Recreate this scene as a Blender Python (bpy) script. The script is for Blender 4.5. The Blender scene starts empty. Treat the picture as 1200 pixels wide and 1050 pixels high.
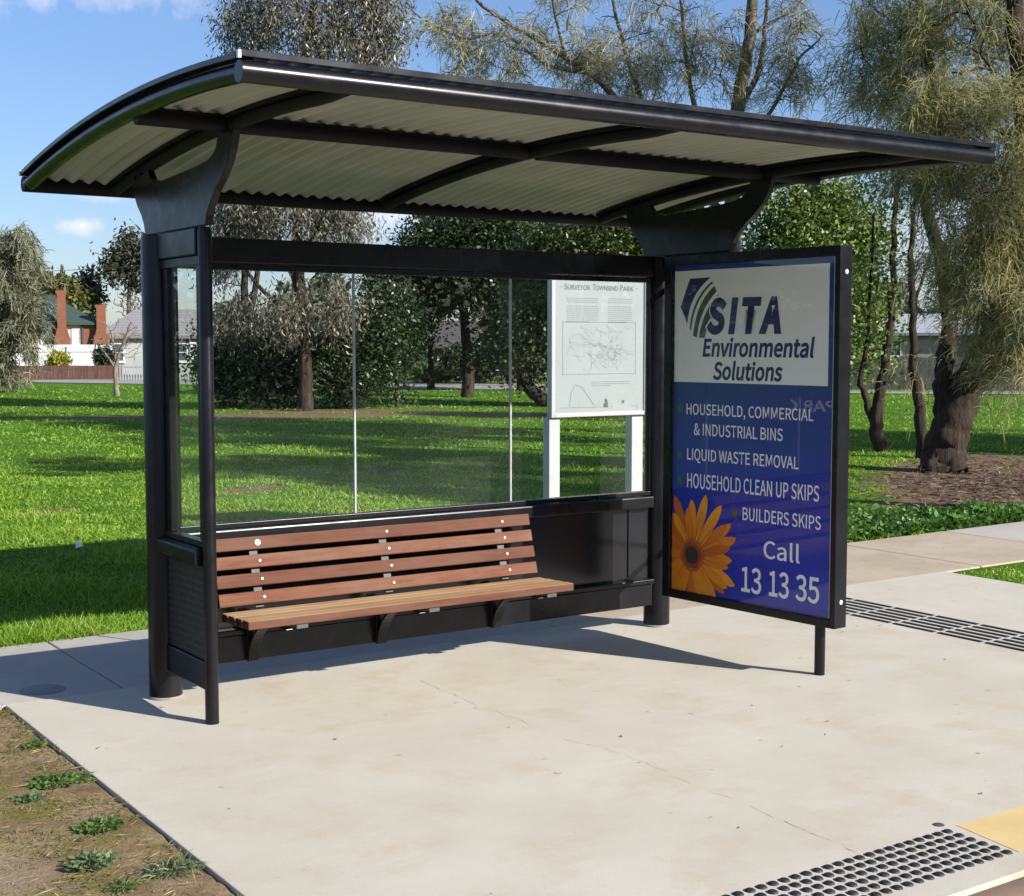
import bpy, bmesh, math, random
import numpy as np
from mathutils import Vector, Matrix

random.seed(7)
rng = np.random.default_rng(11)
sc = bpy.context.scene
COL = sc.collection
R = math.radians

# ------------------------------------------------------------------ camera
CAM = Vector((-2.2625, -6.1475, 1.6197))
YAW, PITCH, FPX = 0.5974, 0.0747, 1649.0
cd = bpy.data.cameras.new('camera')
cam = bpy.data.objects.new('camera', cd)
COL.objects.link(cam)
cam.location = CAM
cam.rotation_euler = (math.pi / 2 - PITCH, 0, -YAW)
cd.sensor_width = 36
cd.lens = 36 * FPX / 1200
cd.clip_start = 0.05
cd.clip_end = 3000
sc.camera = cam

# ------------------------------------------------------------------ light
SUN_EL = 28.5
SUN_TRAVEL = Vector((-0.465, 0.885, 0)).normalized() * math.cos(R(SUN_EL)) + Vector((0, 0, -math.sin(R(SUN_EL))))
sl = bpy.data.lights.new('sun', 'SUN')
sl.energy = 5.0
sl.angle = R(0.55)
sl.color = (1.0, 0.955, 0.885)
sun = bpy.data.objects.new('sun', sl)
COL.objects.link(sun)
sun.location = (12, -22, 15)
sun.rotation_euler = SUN_TRAVEL.to_track_quat('-Z', 'Y').to_euler()

w = bpy.data.worlds.new('World')
sc.world = w
w.use_nodes = True
nt = w.node_tree
bg = nt.nodes['Background']
sky = nt.nodes.new('ShaderNodeTexSky')
sky.sky_type = 'NISHITA'
sky.sun_disc = False
sky.sun_elevation = R(SUN_EL)
sky.sun_rotation = R(152.3)
sky.altitude = 150
sky.air_density = 1.0
sky.dust_density = 0.35
sky.ozone_density = 2.5
bg.inputs['Strength'].default_value = 0.10


def wn(kind, **kw):
    n = nt.nodes.new(kind)
    for k, v in kw.items():
        setattr(n, k, v)
    return n


def wmath(op, a, b=None, c=None, clamp=False):
    n = wn('ShaderNodeMath', operation=op, use_clamp=clamp)
    for i, v in enumerate((a, b, c)):
        if v is None:
            continue
        if isinstance(v, (int, float)):
            n.inputs[i].default_value = v
        else:
            nt.links.new(v, n.inputs[i])
    return n.outputs[0]


# fair-weather clouds: a few soft banks by compass bearing (radians from +Y) and elevation
tc = wn('ShaderNodeTexCoord')
sep = wn('ShaderNodeSeparateXYZ')
nt.links.new(tc.outputs['Generated'], sep.inputs[0])
az = wmath('ARCTAN2', sep.outputs[0], sep.outputs[1])
el = wmath('ARCSINE', sep.outputs[2])
nz = wn('ShaderNodeTexNoise')
nz.inputs['Scale'].default_value = 26
nz.inputs['Detail'].default_value = 7
nz.inputs['Roughness'].default_value = 0.6
nt.links.new(tc.outputs['Generated'], nz.inputs['Vector'])
cl = None
for (a0, e0, ra, re_, amt) in ((0.303, 0.079, 0.020, 0.006, 1.0), (0.318, 0.098, 0.026, 0.005, 0.45), (0.26, 0.242, 0.11, 0.022, 0.7),
                               (0.36, 0.245, 0.05, 0.020, 0.62), (0.52, 0.088, 0.08, 0.02, 0.95), (0.98, 0.07, 0.3, 0.05, 0.4),
                               (-1.2, 0.35, 0.8, 0.12, 0.9), (-2.4, 0.45, 0.7, 0.15, 0.9), (2.2, 0.5, 0.6, 0.1, 0.8)):
    da = wmath('DIVIDE', wmath('SUBTRACT', az, a0), ra)
    de = wmath('DIVIDE', wmath('SUBTRACT', el, e0), re_)
    rr = wmath('SQRT', wmath('ADD', wmath('MULTIPLY', da, da), wmath('MULTIPLY', de, de)))
    m = wmath('SUBTRACT', 1.25, rr)
    m = wmath('ADD', m, wmath('MULTIPLY', wmath('SUBTRACT', nz.outputs['Fac'], 0.5), 4.0))
    m = wmath('MULTIPLY', wmath('MULTIPLY', m, 0.7, clamp=True), amt)
    cl = m if cl is None else wmath('MAXIMUM', cl, m)
mix = wn('ShaderNodeMix', data_type='RGBA')
nt.links.new(cl, mix.inputs['Factor'])
hs = wn('ShaderNodeHueSaturation')
hs.inputs['Saturation'].default_value = 1.12
nt.links.new(sky.outputs[0], hs.inputs['Color'])
tw = wn('ShaderNodeMix', data_type='RGBA', blend_type='MULTIPLY')
tw.inputs['Factor'].default_value = 1.0
nt.links.new(hs.outputs[0], tw.inputs[6])
tn = wn('ShaderNodeMix', data_type='RGBA')
nt.links.new(wmath('MULTIPLY', el, 3.6, clamp=True), tn.inputs['Factor'])
tn.inputs[6].default_value = (0.86, 0.92, 1.16, 1)
tn.inputs[7].default_value = (1.02, 0.95, 1.03, 1)
nt.links.new(tn.outputs[2], tw.inputs[7])
hz_ = wmath('ADD', 0.66, wmath('MULTIPLY', wmath('MULTIPLY', el, 3.2, clamp=True), 0.34))   # a little less glare low down
tv = wn('ShaderNodeVectorMath', operation='SCALE')
nt.links.new(tw.outputs[2], tv.inputs[0])
nt.links.new(hz_, tv.inputs['Scale'])
nt.links.new(tv.outputs[0], mix.inputs[6])
mix.inputs[7].default_value = (6.6, 6.5, 7.0, 1)
nt.links.new(mix.outputs[2], bg.inputs['Color'])

sc.view_settings.view_transform = 'Standard'
sc.view_settings.look = 'None'
sc.view_settings.gamma = 1.0
sc.view_settings.use_curve_mapping = False
sc.view_settings.exposure = 0.72
cy = sc.cycles
cy.max_bounces = 8
cy.diffuse_bounces = 4
cy.glossy_bounces = 4
cy.transmission_bounces = 6
cy.transparent_max_bounces = 24
cy.caustics_reflective = False
cy.caustics_refractive = False
cy.use_denoising = True
cy.sample_clamp_indirect = 6


# ------------------------------------------------------------------ helpers
def column_vec(u):
    """unit-forward ground vector for a image column u (image pixels right of the left edge)"""
    fw = Vector((math.sin(YAW), math.cos(YAW), 0))
    rt = Vector((math.cos(YAW), -math.sin(YAW), 0))
    return fw + rt * ((u - 600) / FPX)


def spot(u, d, z=0.0):
    p = Vector((CAM.x, CAM.y, 0)) + column_vec(u) * d
    p.z = z
    return p


def hgt(v, d):
    t = (525 - v) / FPX
    return CAM.z + d * (t * math.cos(PITCH) - math.sin(PITCH)) / (math.cos(PITCH) + t * math.sin(PITCH))


def pt(u, v, d):  # image pixel column, row and depth to a world point
    return spot(u, d, hgt(v, d))


def new_mat(name):
    m = bpy.data.materials.new(name)
    m.use_nodes = True
    return m, m.node_tree, m.node_tree.nodes['Principled BSDF']


def noise(nt_, scale, detail=5, rough=0.55, vec=None, stretch=None, coord='Object'):
    n = nt_.nodes.new('ShaderNodeTexNoise')
    n.inputs['Scale'].default_value = scale
    n.inputs['Detail'].default_value = detail
    n.inputs['Roughness'].default_value = rough
    if vec is None:
        t = nt_.nodes.new('ShaderNodeTexCoord')
        vec = t.outputs[coord]
    if stretch:
        mp = nt_.nodes.new('ShaderNodeMapping')
        mp.inputs['Scale'].default_value = stretch
        nt_.links.new(vec, mp.inputs[0])
        vec = mp.outputs[0]
    nt_.links.new(vec, n.inputs['Vector'])
    return n.outputs['Fac']


def ramp(nt_, fac, stops):
    r = nt_.nodes.new('ShaderNodeValToRGB')
    e = r.color_ramp.elements
    while len(e) < len(stops):
        e.new(0.5)
    for i, (p, c) in enumerate(stops):
        e[i].position = p
        e[i].color = (*c, 1) if len(c) == 3 else c
    nt_.links.new(fac, r.inputs[0])
    return r.outputs[0]


def mixc(nt_, fac, a, b, mode='MIX'):
    n = nt_.nodes.new('ShaderNodeMix')
    n.data_type = 'RGBA'
    n.blend_type = mode
    for s, v in ((n.inputs['Factor'], fac), (n.inputs[6], a), (n.inputs[7], b)):
        if isinstance(v, (int, float)):
            s.default_value = v
        elif isinstance(v, tuple):
            s.default_value = (*v, 1) if len(v) == 3 else v
        else:
            nt_.links.new(v, s)
    return n.outputs[2]


def nmath(nt_, op, a, b=None, clamp=False):
    n = nt_.nodes.new('ShaderNodeMath')
    n.operation = op
    n.use_clamp = clamp
    for i, v in enumerate((a, b)):
        if v is None:
            continue
        if isinstance(v, (int, float)):
            n.inputs[i].default_value = v
        else:
            nt_.links.new(v, n.inputs[i])
    return n.outputs[0]


def bump(nt_, bsdf, h, strength=0.3, dist=0.01):
    b = nt_.nodes.new('ShaderNodeBump')
    b.inputs['Strength'].default_value = strength
    b.inputs['Distance'].default_value = dist
    nt_.links.new(h, b.inputs['Height'])
    nt_.links.new(b.outputs[0], bsdf.inputs['Normal'])


def simple(name, a, b=None, scale=8, rough=0.6, metallic=0.0, bumpk=0.0, stretch=None, spec=0.5, lo=0.35, hi=0.65, bscale=None):
    m, t, p = new_mat(name)
    if b is None:
        b = tuple(x * 0.75 for x in a)
    f = noise(t, scale, 6, 0.6, stretch=stretch)
    t.links.new(ramp(t, f, ((lo, b), (hi, a))), p.inputs['Base Color'])
    p.inputs['Roughness'].default_value = rough
    p.inputs['Metallic'].default_value = metallic
    p.inputs['Specular IOR Level'].default_value = spec
    if bumpk:
        bump(t, p, noise(t, bscale or scale * 4, 6, 0.65, stretch=stretch), bumpk, 0.01)
    return m


def leaf_mat(name, stops, trans=0.3, rough=0.5, spec=0.3, clump=None):
    m, t, p = new_mat(name)
    g = t.nodes.new('ShaderNodeNewGeometry')
    f = g.outputs['Random Per Island']
    if clump:
        n = noise(t, clump, 3)
        f = nmath(t, 'ADD', nmath(t, 'MULTIPLY', f, 0.55), nmath(t, 'MULTIPLY', nmath(t, 'SUBTRACT', n, 0.25), 0.9), clamp=True)
    c = ramp(t, f, stops)
    t.links.new(c, p.inputs['Base Color'])
    p.inputs['Roughness'].default_value = rough
    p.inputs['Specular IOR Level'].default_value = spec
    tr = t.nodes.new('ShaderNodeBsdfTranslucent')
    t.links.new(c, tr.inputs['Color'])
    mx = t.nodes.new('ShaderNodeMixShader')
    mx.inputs[0].default_value = trans
    t.links.new(p.outputs[0], mx.inputs[1])
    t.links.new(tr.outputs[0], mx.inputs[2])
    t.links.new(mx.outputs[0], t.nodes['Material Output'].inputs[0])
    return m


def glass_mat(name, tint=(0.972, 0.985, 0.978), haze=0.05, rough=0.0):
    m, t, p = new_mat(name)
    t.nodes.remove(p)
    tr = t.nodes.new('ShaderNodeBsdfTransparent')
    tr.inputs[0].default_value = (*tint, 1)
    gl = t.nodes.new('ShaderNodeBsdfGlossy')
    gl.inputs['Roughness'].default_value = rough
    fr = t.nodes.new('ShaderNodeFresnel')
    fr.inputs['IOR'].default_value = 1.5
    m1 = t.nodes.new('ShaderNodeMixShader')
    bk = t.nodes.new('ShaderNodeNewGeometry')
    ff_ = nmath(t, 'MULTIPLY', fr.outputs[0], nmath(t, 'SUBTRACT', 1.0, bk.outputs['Backfacing']))   # the pane's far face does not mirror again
    t.links.new(ff_, m1.inputs[0])
    t.links.new(tr.outputs[0], m1.inputs[1])
    t.links.new(gl.outputs[0], m1.inputs[2])
    df = t.nodes.new('ShaderNodeBsdfDiffuse')
    df.inputs[0].default_value = (0.75, 0.77, 0.76, 1)
    m2 = t.nodes.new('ShaderNodeMixShader')
    d = noise(t, 2.2, 6, 0.6, stretch=(1, 1, 0.6))
    d2 = noise(t, 7, 4, 0.6, stretch=(1, 1, 0.3))
    f = nmath(t, 'MULTIPLY', nmath(t, 'MULTIPLY', d, d2), haze * 4)
    t.links.new(f, m2.inputs[0])
    t.links.new(m1.outputs[0], m2.inputs[1])
    t.links.new(df.outputs[0], m2.inputs[2])
    t.links.new(m2.outputs[0], t.nodes['Material Output'].inputs[0])
    return m


class MB:
    """collects shapes into one mesh"""

    def __init__(self):
        self.v, self.f, self.mi = [], [], []

    def add(self, vs, fs, mi=0):
        o = len(self.v)
        self.v += [tuple(x) for x in vs]
        self.f += [tuple(i + o for i in f) for f in fs]
        self.mi += [mi] * len(fs)
        return self

    def box(self, x0, x1, y0, y1, z0, z1, mi=0):
        vs = [(x, y, z) for z in (z0, z1) for y in (y0, y1) for x in (x0, x1)]
        return self.add(vs, [(0, 2, 3, 1), (4, 5, 7, 6), (0, 1, 5, 4), (2, 6, 7, 3), (0, 4, 6, 2), (1, 3, 7, 5)], mi)

    def obox(self, c, ax, ay, az, mi=0):
        """box from centre and three half-axis vectors"""
        c, ax, ay, az = map(Vector, (c, ax, ay, az))
        vs = [c + ax * i + ay * j + az * k for k in (-1, 1) for j in (-1, 1) for i in (-1, 1)]
        return self.add(vs, [(0, 2, 3, 1), (4, 5, 7, 6), (0, 1, 5, 4), (2, 6, 7, 3), (0, 4, 6, 2), (1, 3, 7, 5)], mi)

    def prism(self, poly, axis, a, b, mi=0):
        """extrude a polygon (2-D) along axis 0/1/2 from a to b"""
        n = len(poly)

        def P(q, t):
            if axis == 0:
                return (t, q[0], q[1])
            if axis == 1:
                return (q[0], t, q[1])
            return (q[0], q[1], t)
        vs = [P(q, a) for q in poly] + [P(q, b) for q in poly]
        fs = [tuple(range(n)), tuple(range(2 * n - 1, n - 1, -1))] + [(i, n + i, n + (i + 1) % n, (i + 1) % n) for i in range(n)]
        return self.add(vs, fs, mi)

    def tube(self, pts, rad, n=10, cap=True, mi=0):
        pts = [Vector(p) for p in pts]
        if isinstance(rad, (int, float)):
            rad = [rad] * len(pts)
        vs, fs = [], []
        ref = None
        for i, p in enumerate(pts):
            d = (pts[min(i + 1, len(pts) - 1)] - pts[max(i - 1, 0)]).normalized()
            if ref is None:
                ref = Vector((0, 0, 1)) if abs(d.z) < 0.9 else Vector((1, 0, 0))
            s = d.cross(ref).normalized()
            ref = s.cross(d).normalized()
            for k in range(n):
                a = 2 * math.pi * k / n
                vs.append(p + (s * math.cos(a) + ref * math.sin(a)) * rad[i])
        for i in range(len(pts) - 1):
            for k in range(n):
                a, b = i * n + k, i * n + (k + 1) % n
                fs.append((a, b, b + n, a + n))
        if cap:
            fs.append(tuple(range(n - 1, -1, -1)))
            fs.append(tuple(range((len(pts) - 1) * n, len(pts) * n)))
        return self.add(vs, fs, mi)

    def lathe(self, prof, c=(0, 0, 0), n=16, mi=0):
        vs, fs = [], []
        for (r, z) in prof:
            for k in range(n):
                a = 2 * math.pi * k / n
                vs.append((c[0] + r * math.cos(a), c[1] + r * math.sin(a), c[2] + z))
        for i in range(len(prof) - 1):
            for k in range(n):
                a, b = i * n + k, i * n + (k + 1) % n
                fs.append((a, b, b + n, a + n))
        fs.append(tuple(range(n - 1, -1, -1)))
        fs.append(tuple(range((len(prof) - 1) * n, len(prof) * n)))
        return self.add(vs, fs, mi)

    def build(self, name, mats, parent=None, bevel=0.0, smooth=False, label=None):
        me = bpy.data.meshes.new(name)
        me.from_pydata(self.v, [], self.f)
        mats = mats if isinstance(mats, (list, tuple)) else [mats]
        for m in mats:
            me.materials.append(m)
        if len(mats) > 1:
            me.polygons.foreach_set('material_index', self.mi)
        bm = bmesh.new()
        bm.from_mesh(me)
        bmesh.ops.recalc_face_normals(bm, faces=bm.faces)
        bm.to_mesh(me)
        bm.free()
        if smooth:
            me.polygons.foreach_set('use_smooth', [True] * len(me.polygons))
            me.update()
            try:
                me.set_sharp_from_angle(angle=R(38))
            except Exception:
                pass
        o = bpy.data.objects.new(name, me)
        COL.objects.link(o)
        if parent:
            o.parent = parent
        if bevel:
            b = o.modifiers.new('bevel', 'BEVEL')
            b.width = bevel
            b.segments = 2
            b.limit_method = 'ANGLE'
            b.angle_limit = R(50)
        if label:
            o['label'] = label
        return o


def np_mesh(name, verts, faces, mat, parent=None, smooth=False):
    """verts (N,3), faces (M,k) arrays -> one object"""
    me = bpy.data.meshes.new(name)
    M, k = faces.shape
    me.vertices.add(len(verts))
    me.vertices.foreach_set('co', np.ascontiguousarray(verts, dtype=np.float32).ravel())
    me.loops.add(M * k)
    me.loops.foreach_set('vertex_index', np.ascontiguousarray(faces, dtype=np.int32).ravel())
    me.polygons.add(M)
    me.polygons.foreach_set('loop_start', np.arange(0, M * k, k, dtype=np.int32))
    me.polygons.foreach_set('loop_total', np.full(M, k, dtype=np.int32))
    if smooth:
        me.polygons.foreach_set('use_smooth', np.ones(M, dtype=bool))
    me.materials.append(mat)
    me.update(calc_edges=True)
    o = bpy.data.objects.new(name, me)
    COL.objects.link(o)
    if parent:
        o.parent = parent
    return o


def tag(o, label, cat, group=None):
    o['label'] = label
    o['category'] = cat
    if group:
        o['group'] = group
    return o


def struct(o, kind='structure'):
    o['kind'] = kind
    return o


def thing(name, label, cat, loc=(0, 0, 0), rotz=0.0, group=None):
    o = bpy.data.objects.new(name, None)
    o.empty_display_size = 0.2
    COL.objects.link(o)
    o.location = loc
    o.rotation_euler = (0, 0, rotz)
    return tag(o, label, cat, group)


# ------------------------------------------------------------------ materials
def concrete(name, a, b, stain, crack=False, speck=0.42):
    m, t, p = new_mat(name)
    c = ramp(t, noise(t, 1.3, 7, 0.62), ((0.32, b), (0.66, a)))
    st = ramp(t, noise(t, 2.9, 6, 0.7), ((0.50, (0, 0, 0)), (0.78, (1, 1, 1))))
    c = mixc(t, nmath(t, 'MULTIPLY', st, 0.85), c, stain)
    # broom / trowel streaks
    c = mixc(t, nmath(t, 'MULTIPLY', noise(t, 7, 4, 0.6, stretch=(0.5, 3.0, 1)), 0.34), c, tuple(x * 0.72 for x in a))
    sp = ramp(t, noise(t, 240, 2, 0.6), ((0.30, (0.45, 0.42, 0.38)), (0.46, (1, 1, 1))))
    c = mixc(t, speck, c, sp, 'MULTIPLY')
    mar = ramp(t, noise(t, 11, 2, 0.4), ((0.24, (0.35, 0.3, 0.26)), (0.275, (1, 1, 1))))
    c = mixc(t, 0.35, c, mar, 'MULTIPLY')
    t.links.new(c, p.inputs['Base Color'])
    p.inputs['Roughness'].default_value = 0.85
    p.inputs['Specular IOR Level'].default_value = 0.25
    h = nmath(t, 'ADD', noise(t, 160, 4, 0.7), nmath(t, 'MULTIPLY', noise(t, 14, 4), 1.2))
    bump(t, p, h, 0.22, 0.004)
    return m


M_pad = concrete('pad_concrete', (0.58, 0.54, 0.452), (0.505, 0.46, 0.37), (0.47, 0.38, 0.25))
M_path = concrete('path_concrete', (0.50, 0.46, 0.41), (0.42, 0.385, 0.335), (0.38, 0.31, 0.24))
M_oldpath = concrete('old_path_concrete', (0.50, 0.42, 0.315), (0.40, 0.325, 0.235), (0.31, 0.24, 0.16), speck=0.6)
M_kerb = concrete('kerb_concrete', (0.25, 0.175, 0.125), (0.18, 0.125, 0.09), (0.14, 0.09, 0.065))
M_gutter = concrete('gutter_concrete', (0.5, 0.4, 0.29), (0.4, 0.31, 0.21), (0.3, 0.2, 0.13), speck=0.6)
M_joint = simple('joint_filler', (0.05, 0.042, 0.034), scale=30, rough=0.95)
M_crack = simple('crack_dirt', (0.33, 0.28, 0.22), scale=30, rough=0.95)

mm, t, p = new_mat('black_powder_coat')
c = ramp(t, noise(t, 5, 5, 0.6), ((0.35, (0.0065, 0.0065, 0.008)), (0.7, (0.0105, 0.0105, 0.0125))))
du = ramp(t, noise(t, 45, 5, 0.75), ((0.62, (0, 0, 0)), (0.80, (1, 1, 1))))
c = mixc(t, nmath(t, 'MULTIPLY', du, 0.22), c, (0.075, 0.068, 0.06))
st_ = ramp(t, noise(t, 3.5, 6, 0.7, stretch=(1, 1, 0.25)), ((0.56, (0, 0, 0)), (0.78, (1, 1, 1))))
c = mixc(t, nmath(t, 'MULTIPLY', st_, 0.16), c, (0.085, 0.078, 0.068))
t.links.new(c, p.inputs['Base Color'])
t.links.new(ramp(t, noise(t, 9, 4), ((0.3, (0.22, 0.22, 0.22)), (0.7, (0.36, 0.36, 0.36)))), p.inputs['Roughness'])
p.inputs['Specular IOR Level'].default_value = 0.30
bump(t, p, noise(t, 420, 2), 0.05, 0.002)
M_black = mm

M_matt = M_black.copy()      # the same paint, chalked under the roof
M_matt.name = 'chalky_black_paint'
for nd in M_matt.node_tree.nodes:
    if nd.type == 'BSDF_PRINCIPLED':
        for lk in list(nd.inputs['Roughness'].links):
            M_matt.node_tree.links.remove(lk)
        nd.inputs['Roughness'].default_value = 0.62
        nd.inputs['Specular IOR Level'].default_value = 0.2
M_woven, t, p = new_mat('woven_black_mesh')
tcn = t.nodes.new('ShaderNodeTexCoord')
mp = t.nodes.new('ShaderNodeMapping')
t.links.new(tcn.outputs['Object'], mp.inputs[0])
ck = t.nodes.new('ShaderNodeTexWave')
ck.bands_direction = 'Y'
ck.inputs['Scale'].default_value = 16
ck2 = t.nodes.new('ShaderNodeTexWave')
ck2.bands_direction = 'Z'
ck2.inputs['Scale'].default_value = 10
t.links.new(mp.outputs[0], ck.inputs[0])
t.links.new(mp.outputs[0], ck2.inputs[0])
h = nmath(t, 'MULTIPLY', ck.outputs['Fac'], ck2.outputs['Fac'])
t.links.new(ramp(t, h, ((0.1, (0.006, 0.006, 0.007)), (0.8, (0.022, 0.022, 0.025)))), p.inputs['Base Color'])
p.inputs['Roughness'].default_value = 0.4
bump(t, p, h, 0.8, 0.012)

M_panel = simple('dark_panel_gloss', (0.012, 0.012, 0.015), (0.008, 0.008, 0.010), scale=3, rough=0.22, spec=0.5)
M_sheet = simple('cream_roof_sheet', (0.43, 0.45, 0.38), (0.35, 0.37, 0.305), scale=2.5, rough=0.5, stretch=(3, 0.5, 1))
M_zinc = simple('zinc_fixing', (0.6, 0.6, 0.58), scale=20, rough=0.35, metallic=0.7)
M_dullg = simple('dull_grey_metal', (0.10, 0.10, 0.10), (0.06, 0.06, 0.06), scale=20, rough=0.6)
M_white = simple('white_paint', (0.80, 0.80, 0.78), (0.72, 0.72, 0.70), scale=6, rough=0.4)
M_glass = glass_mat('dusty_glass', haze=0.0045)
M_glass2 = glass_mat('poster_glass', tint=(0.995, 0.998, 0.998), haze=0.002)
M_seal = simple('pale_seal', (0.42, 0.45, 0.44), scale=30, rough=0.5)


def wood(name, a, b, c3, rough=0.75):
    m, t, p = new_mat(name)
    oi = t.nodes.new('ShaderNodeObjectInfo')
    f = noise(t, 9, 8, 0.72, stretch=(0.45, 7, 7))
    f2 = noise(t, 3.0, 5, 0.6, stretch=(0.8, 3, 3))
    c = ramp(t, f, ((0.28, b), (0.62, a)))
    c = mixc(t, ramp(t, f2, ((0.42, (0, 0, 0)), (0.72, (1, 1, 1)))), c, c3)
    c = mixc(t, nmath(t, 'MULTIPLY', oi.outputs['Random'], 0.55), c, b)
    t.links.new(c, p.inputs['Base Color'])
    p.inputs['Roughness'].default_value = rough
    p.inputs['Specular IOR Level'].default_value = 0.18
    bump(t, p, f, 0.5, 0.004)
    return m


M_jarrah = wood('red_hardwood', (0.195, 0.080, 0.047), (0.085, 0.034, 0.022), (0.205, 0.115, 0.078))
M_weath = wood('weathered_hardwood', (0.42, 0.265, 0.145), (0.25, 0.14, 0.07), (0.50, 0.36, 0.22))

# ------------------------------------------------------------------ ground
LAWN_Z = -0.035
DIRT = [  # centre x, y, half length, half width, angle  - bare patches in the lawn
    (11.9, 4.55, 4.6, 1.35, R(37)), (9.0, 2.6, 1.5, 0.5, R(25)), (10.6, 23.3, 4.6, 1.1, R(-25)), (13.5, 24.5, 2.6, 1.0, R(-25)), (16.4, 19.6, 2.0, 0.9, R(-30)), (3.6, 7.3, 0.55, 0.22, R(20)), (6.2, 9.8, 0.9, 0.25, R(-20)), (1.4, 6.6, 0.35, 0.15, 0.3), (5.4, 5.2, 0.5, 0.16, R(-15)),
]


def dirt_np(x, y):
    m = np.zeros_like(x)
    for cx, cy_, a, b, an in DIRT:
        dx, dy = x - cx, y - cy_
        u = (dx * math.cos(an) + dy * math.sin(an)) / a
        v = (-dx * math.sin(an) + dy * math.cos(an)) / b
        m = np.maximum(m, 1.35 - np.sqrt(u * u + v * v))
    return m  # > ~.35 solid dirt


M_lawn, t, p = new_mat('lawn_ground')
tcn = t.nodes.new('ShaderNodeTexCoord')
obj_c = tcn.outputs['Object']
g1 = ramp(t, noise(t, 0.55, 5, 0.6), ((0.3, (0.065, 0.165, 0.012)), (0.55, (0.10, 0.22, 0.016)), (0.75, (0.16, 0.24, 0.03))))
g2 = ramp(t, noise(t, 14, 6, 0.75), ((0.30, (0.35, 0.35, 0.3)), (0.6, (1.0, 1.0, 1.0)), (0.8, (1.3, 1.25, 1.0))))
gcol = mixc(t, 0.85, g1, g2, 'MULTIPLY')
wig = noise(t, 1.6, 6, 0.65)
sepn = t.nodes.new('ShaderNodeSeparateXYZ')
t.links.new(obj_c, sepn.inputs[0])
dm = None
for cx, cy_, a, b, an in DIRT:
    dx = nmath(t, 'SUBTRACT', sepn.outputs[0], cx)
    dy = nmath(t, 'SUBTRACT', sepn.outputs[1], cy_)
    u = nmath(t, 'ADD', nmath(t, 'MULTIPLY', dx, math.cos(an) / a), nmath(t, 'MULTIPLY', dy, math.sin(an) / a))
    v = nmath(t, 'ADD', nmath(t, 'MULTIPLY', dx, -math.sin(an) / b), nmath(t, 'MULTIPLY', dy, math.cos(an) / b))
    r_ = nmath(t, 'SQRT', nmath(t, 'ADD', nmath(t, 'MULTIPLY', u, u), nmath(t, 'MULTIPLY', v, v)))
    m_ = nmath(t, 'SUBTRACT', 1.35, r_)
    dm = m_ if dm is None else nmath(t, 'MAXIMUM', dm, m_)
dm = nmath(t, 'ADD', dm, nmath(t, 'MULTIPLY', nmath(t, 'SUBTRACT', wig, 0.5), 1.6))
dm = nmath(t, 'MULTIPLY', nmath(t, 'SUBTRACT', dm, 0.25), 4.0, clamp=True)
dcol = ramp(t, noise(t, 7, 7, 0.7), ((0.3, (0.12, 0.075, 0.042)), (0.55, (0.23, 0.155, 0.095)), (0.75, (0.34, 0.25, 0.16))))
t.links.new(mixc(t, dm, gcol, dcol), p.inputs['Base Color'])
p.inputs['Roughness'].default_value = 0.95
p.inputs['Specular IOR Level'].default_value = 0.1
bump(t, p, noise(t, 22, 6, 0.75), 0.8, 0.05)
# one sheet to the horizon (road side of the pad lies lower)
Y0 = -3.545


def sstep(a, b_, x):
    t_ = np.clip((np.asarray(x, float) - a) / (b_ - a), 0, 1)
    return t_ * t_ * (3 - 2 * t_)


def lawn_h(x, y):
    """the lawn swells gently behind the footpath"""
    return LAWN_Z + 0.022 * sstep(5.75, 6.05, x) * (1 - sstep(0.30, 0.55, y)) + 0.145 * sstep(1.7, 4.2, y) * (1 - sstep(7.5, 13.5, y)) * (1 - sstep(3.5, 8.0, x)) * sstep(-16, -8, x)


lx = np.concatenate([[-900, -200, -60], np.linspace(-17, 15, 97), [40, 200, 900]])
ly = np.concatenate([[Y0], np.linspace(-3.3, 0.3, 13), [0.55], np.linspace(0.9, 15, 95), [30, 100, 1200]])
XX, YY = np.meshgrid(lx, ly)
vv = np.stack([XX, YY, lawn_h(XX, YY)], -1).reshape(-1, 3)
idx = np.arange(vv.shape[0]).reshape(XX.shape)
ff = np.stack([idx[:-1, :-1], idx[:-1, 1:], idx[1:, 1:], idx[1:, :-1]], -1).reshape(-1, 4)
struct(np_mesh('lawn', vv, ff, M_lawn, smooth=True))
g = MB()
g.add([(-900, -900, -0.17), (900, -900, -0.17), (900, Y0, -0.17), (-900, Y0, -0.17)], [(0, 1, 2, 3)])
struct(g.build('lower_ground', M_lawn))

# road in front of the stop, its gutter and kerb
M_asph = simple('asphalt', (0.20, 0.195, 0.185), (0.15, 0.147, 0.14), scale=3, rough=0.9, bumpk=0.4, bscale=120)
g = MB()
g.add([(-300, -12.6, -0.160), (300, -12.6, -0.160), (300, -4.05, -0.160), (-300, -4.05, -0.160)], [(0, 1, 2, 3)])
struct(g.build('road', M_asph))
g = MB()
g.add([(-300, -4.06, -0.150), (300, -4.06, -0.150), (300, -3.70, -0.125), (-300, -3.70, -0.125)], [(0, 1, 2, 3)])
struct(g.build('gutter', M_gutter))
g = MB()
g.prism([(-3.70, -0.3), (-3.552, -0.3), (-3.552, -0.014), (-3.575, -0.010), (-3.66, -0.020), (-3.70, -0.055)], 0, -300, 300)
struct(g.build('kerb', M_kerb, smooth=True))
g = MB()
g.prism([(-13.4, -0.3), (-12.6, -0.3), (-12.6, -0.03), (-13.4, -0.02)], 0, -300, 300)
g.add([(-300, -60, -0.03), (300, -60, -0.03), (300, -13.4, -0.03), (-300, -13.4, -0.03)], [(0, 1, 2, 3)])
struct(g.build('far_verge', simple('dry_verge', (0.16, 0.20, 0.05), (0.09, 0.13, 0.03), scale=1.5, rough=0.95)))

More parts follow.
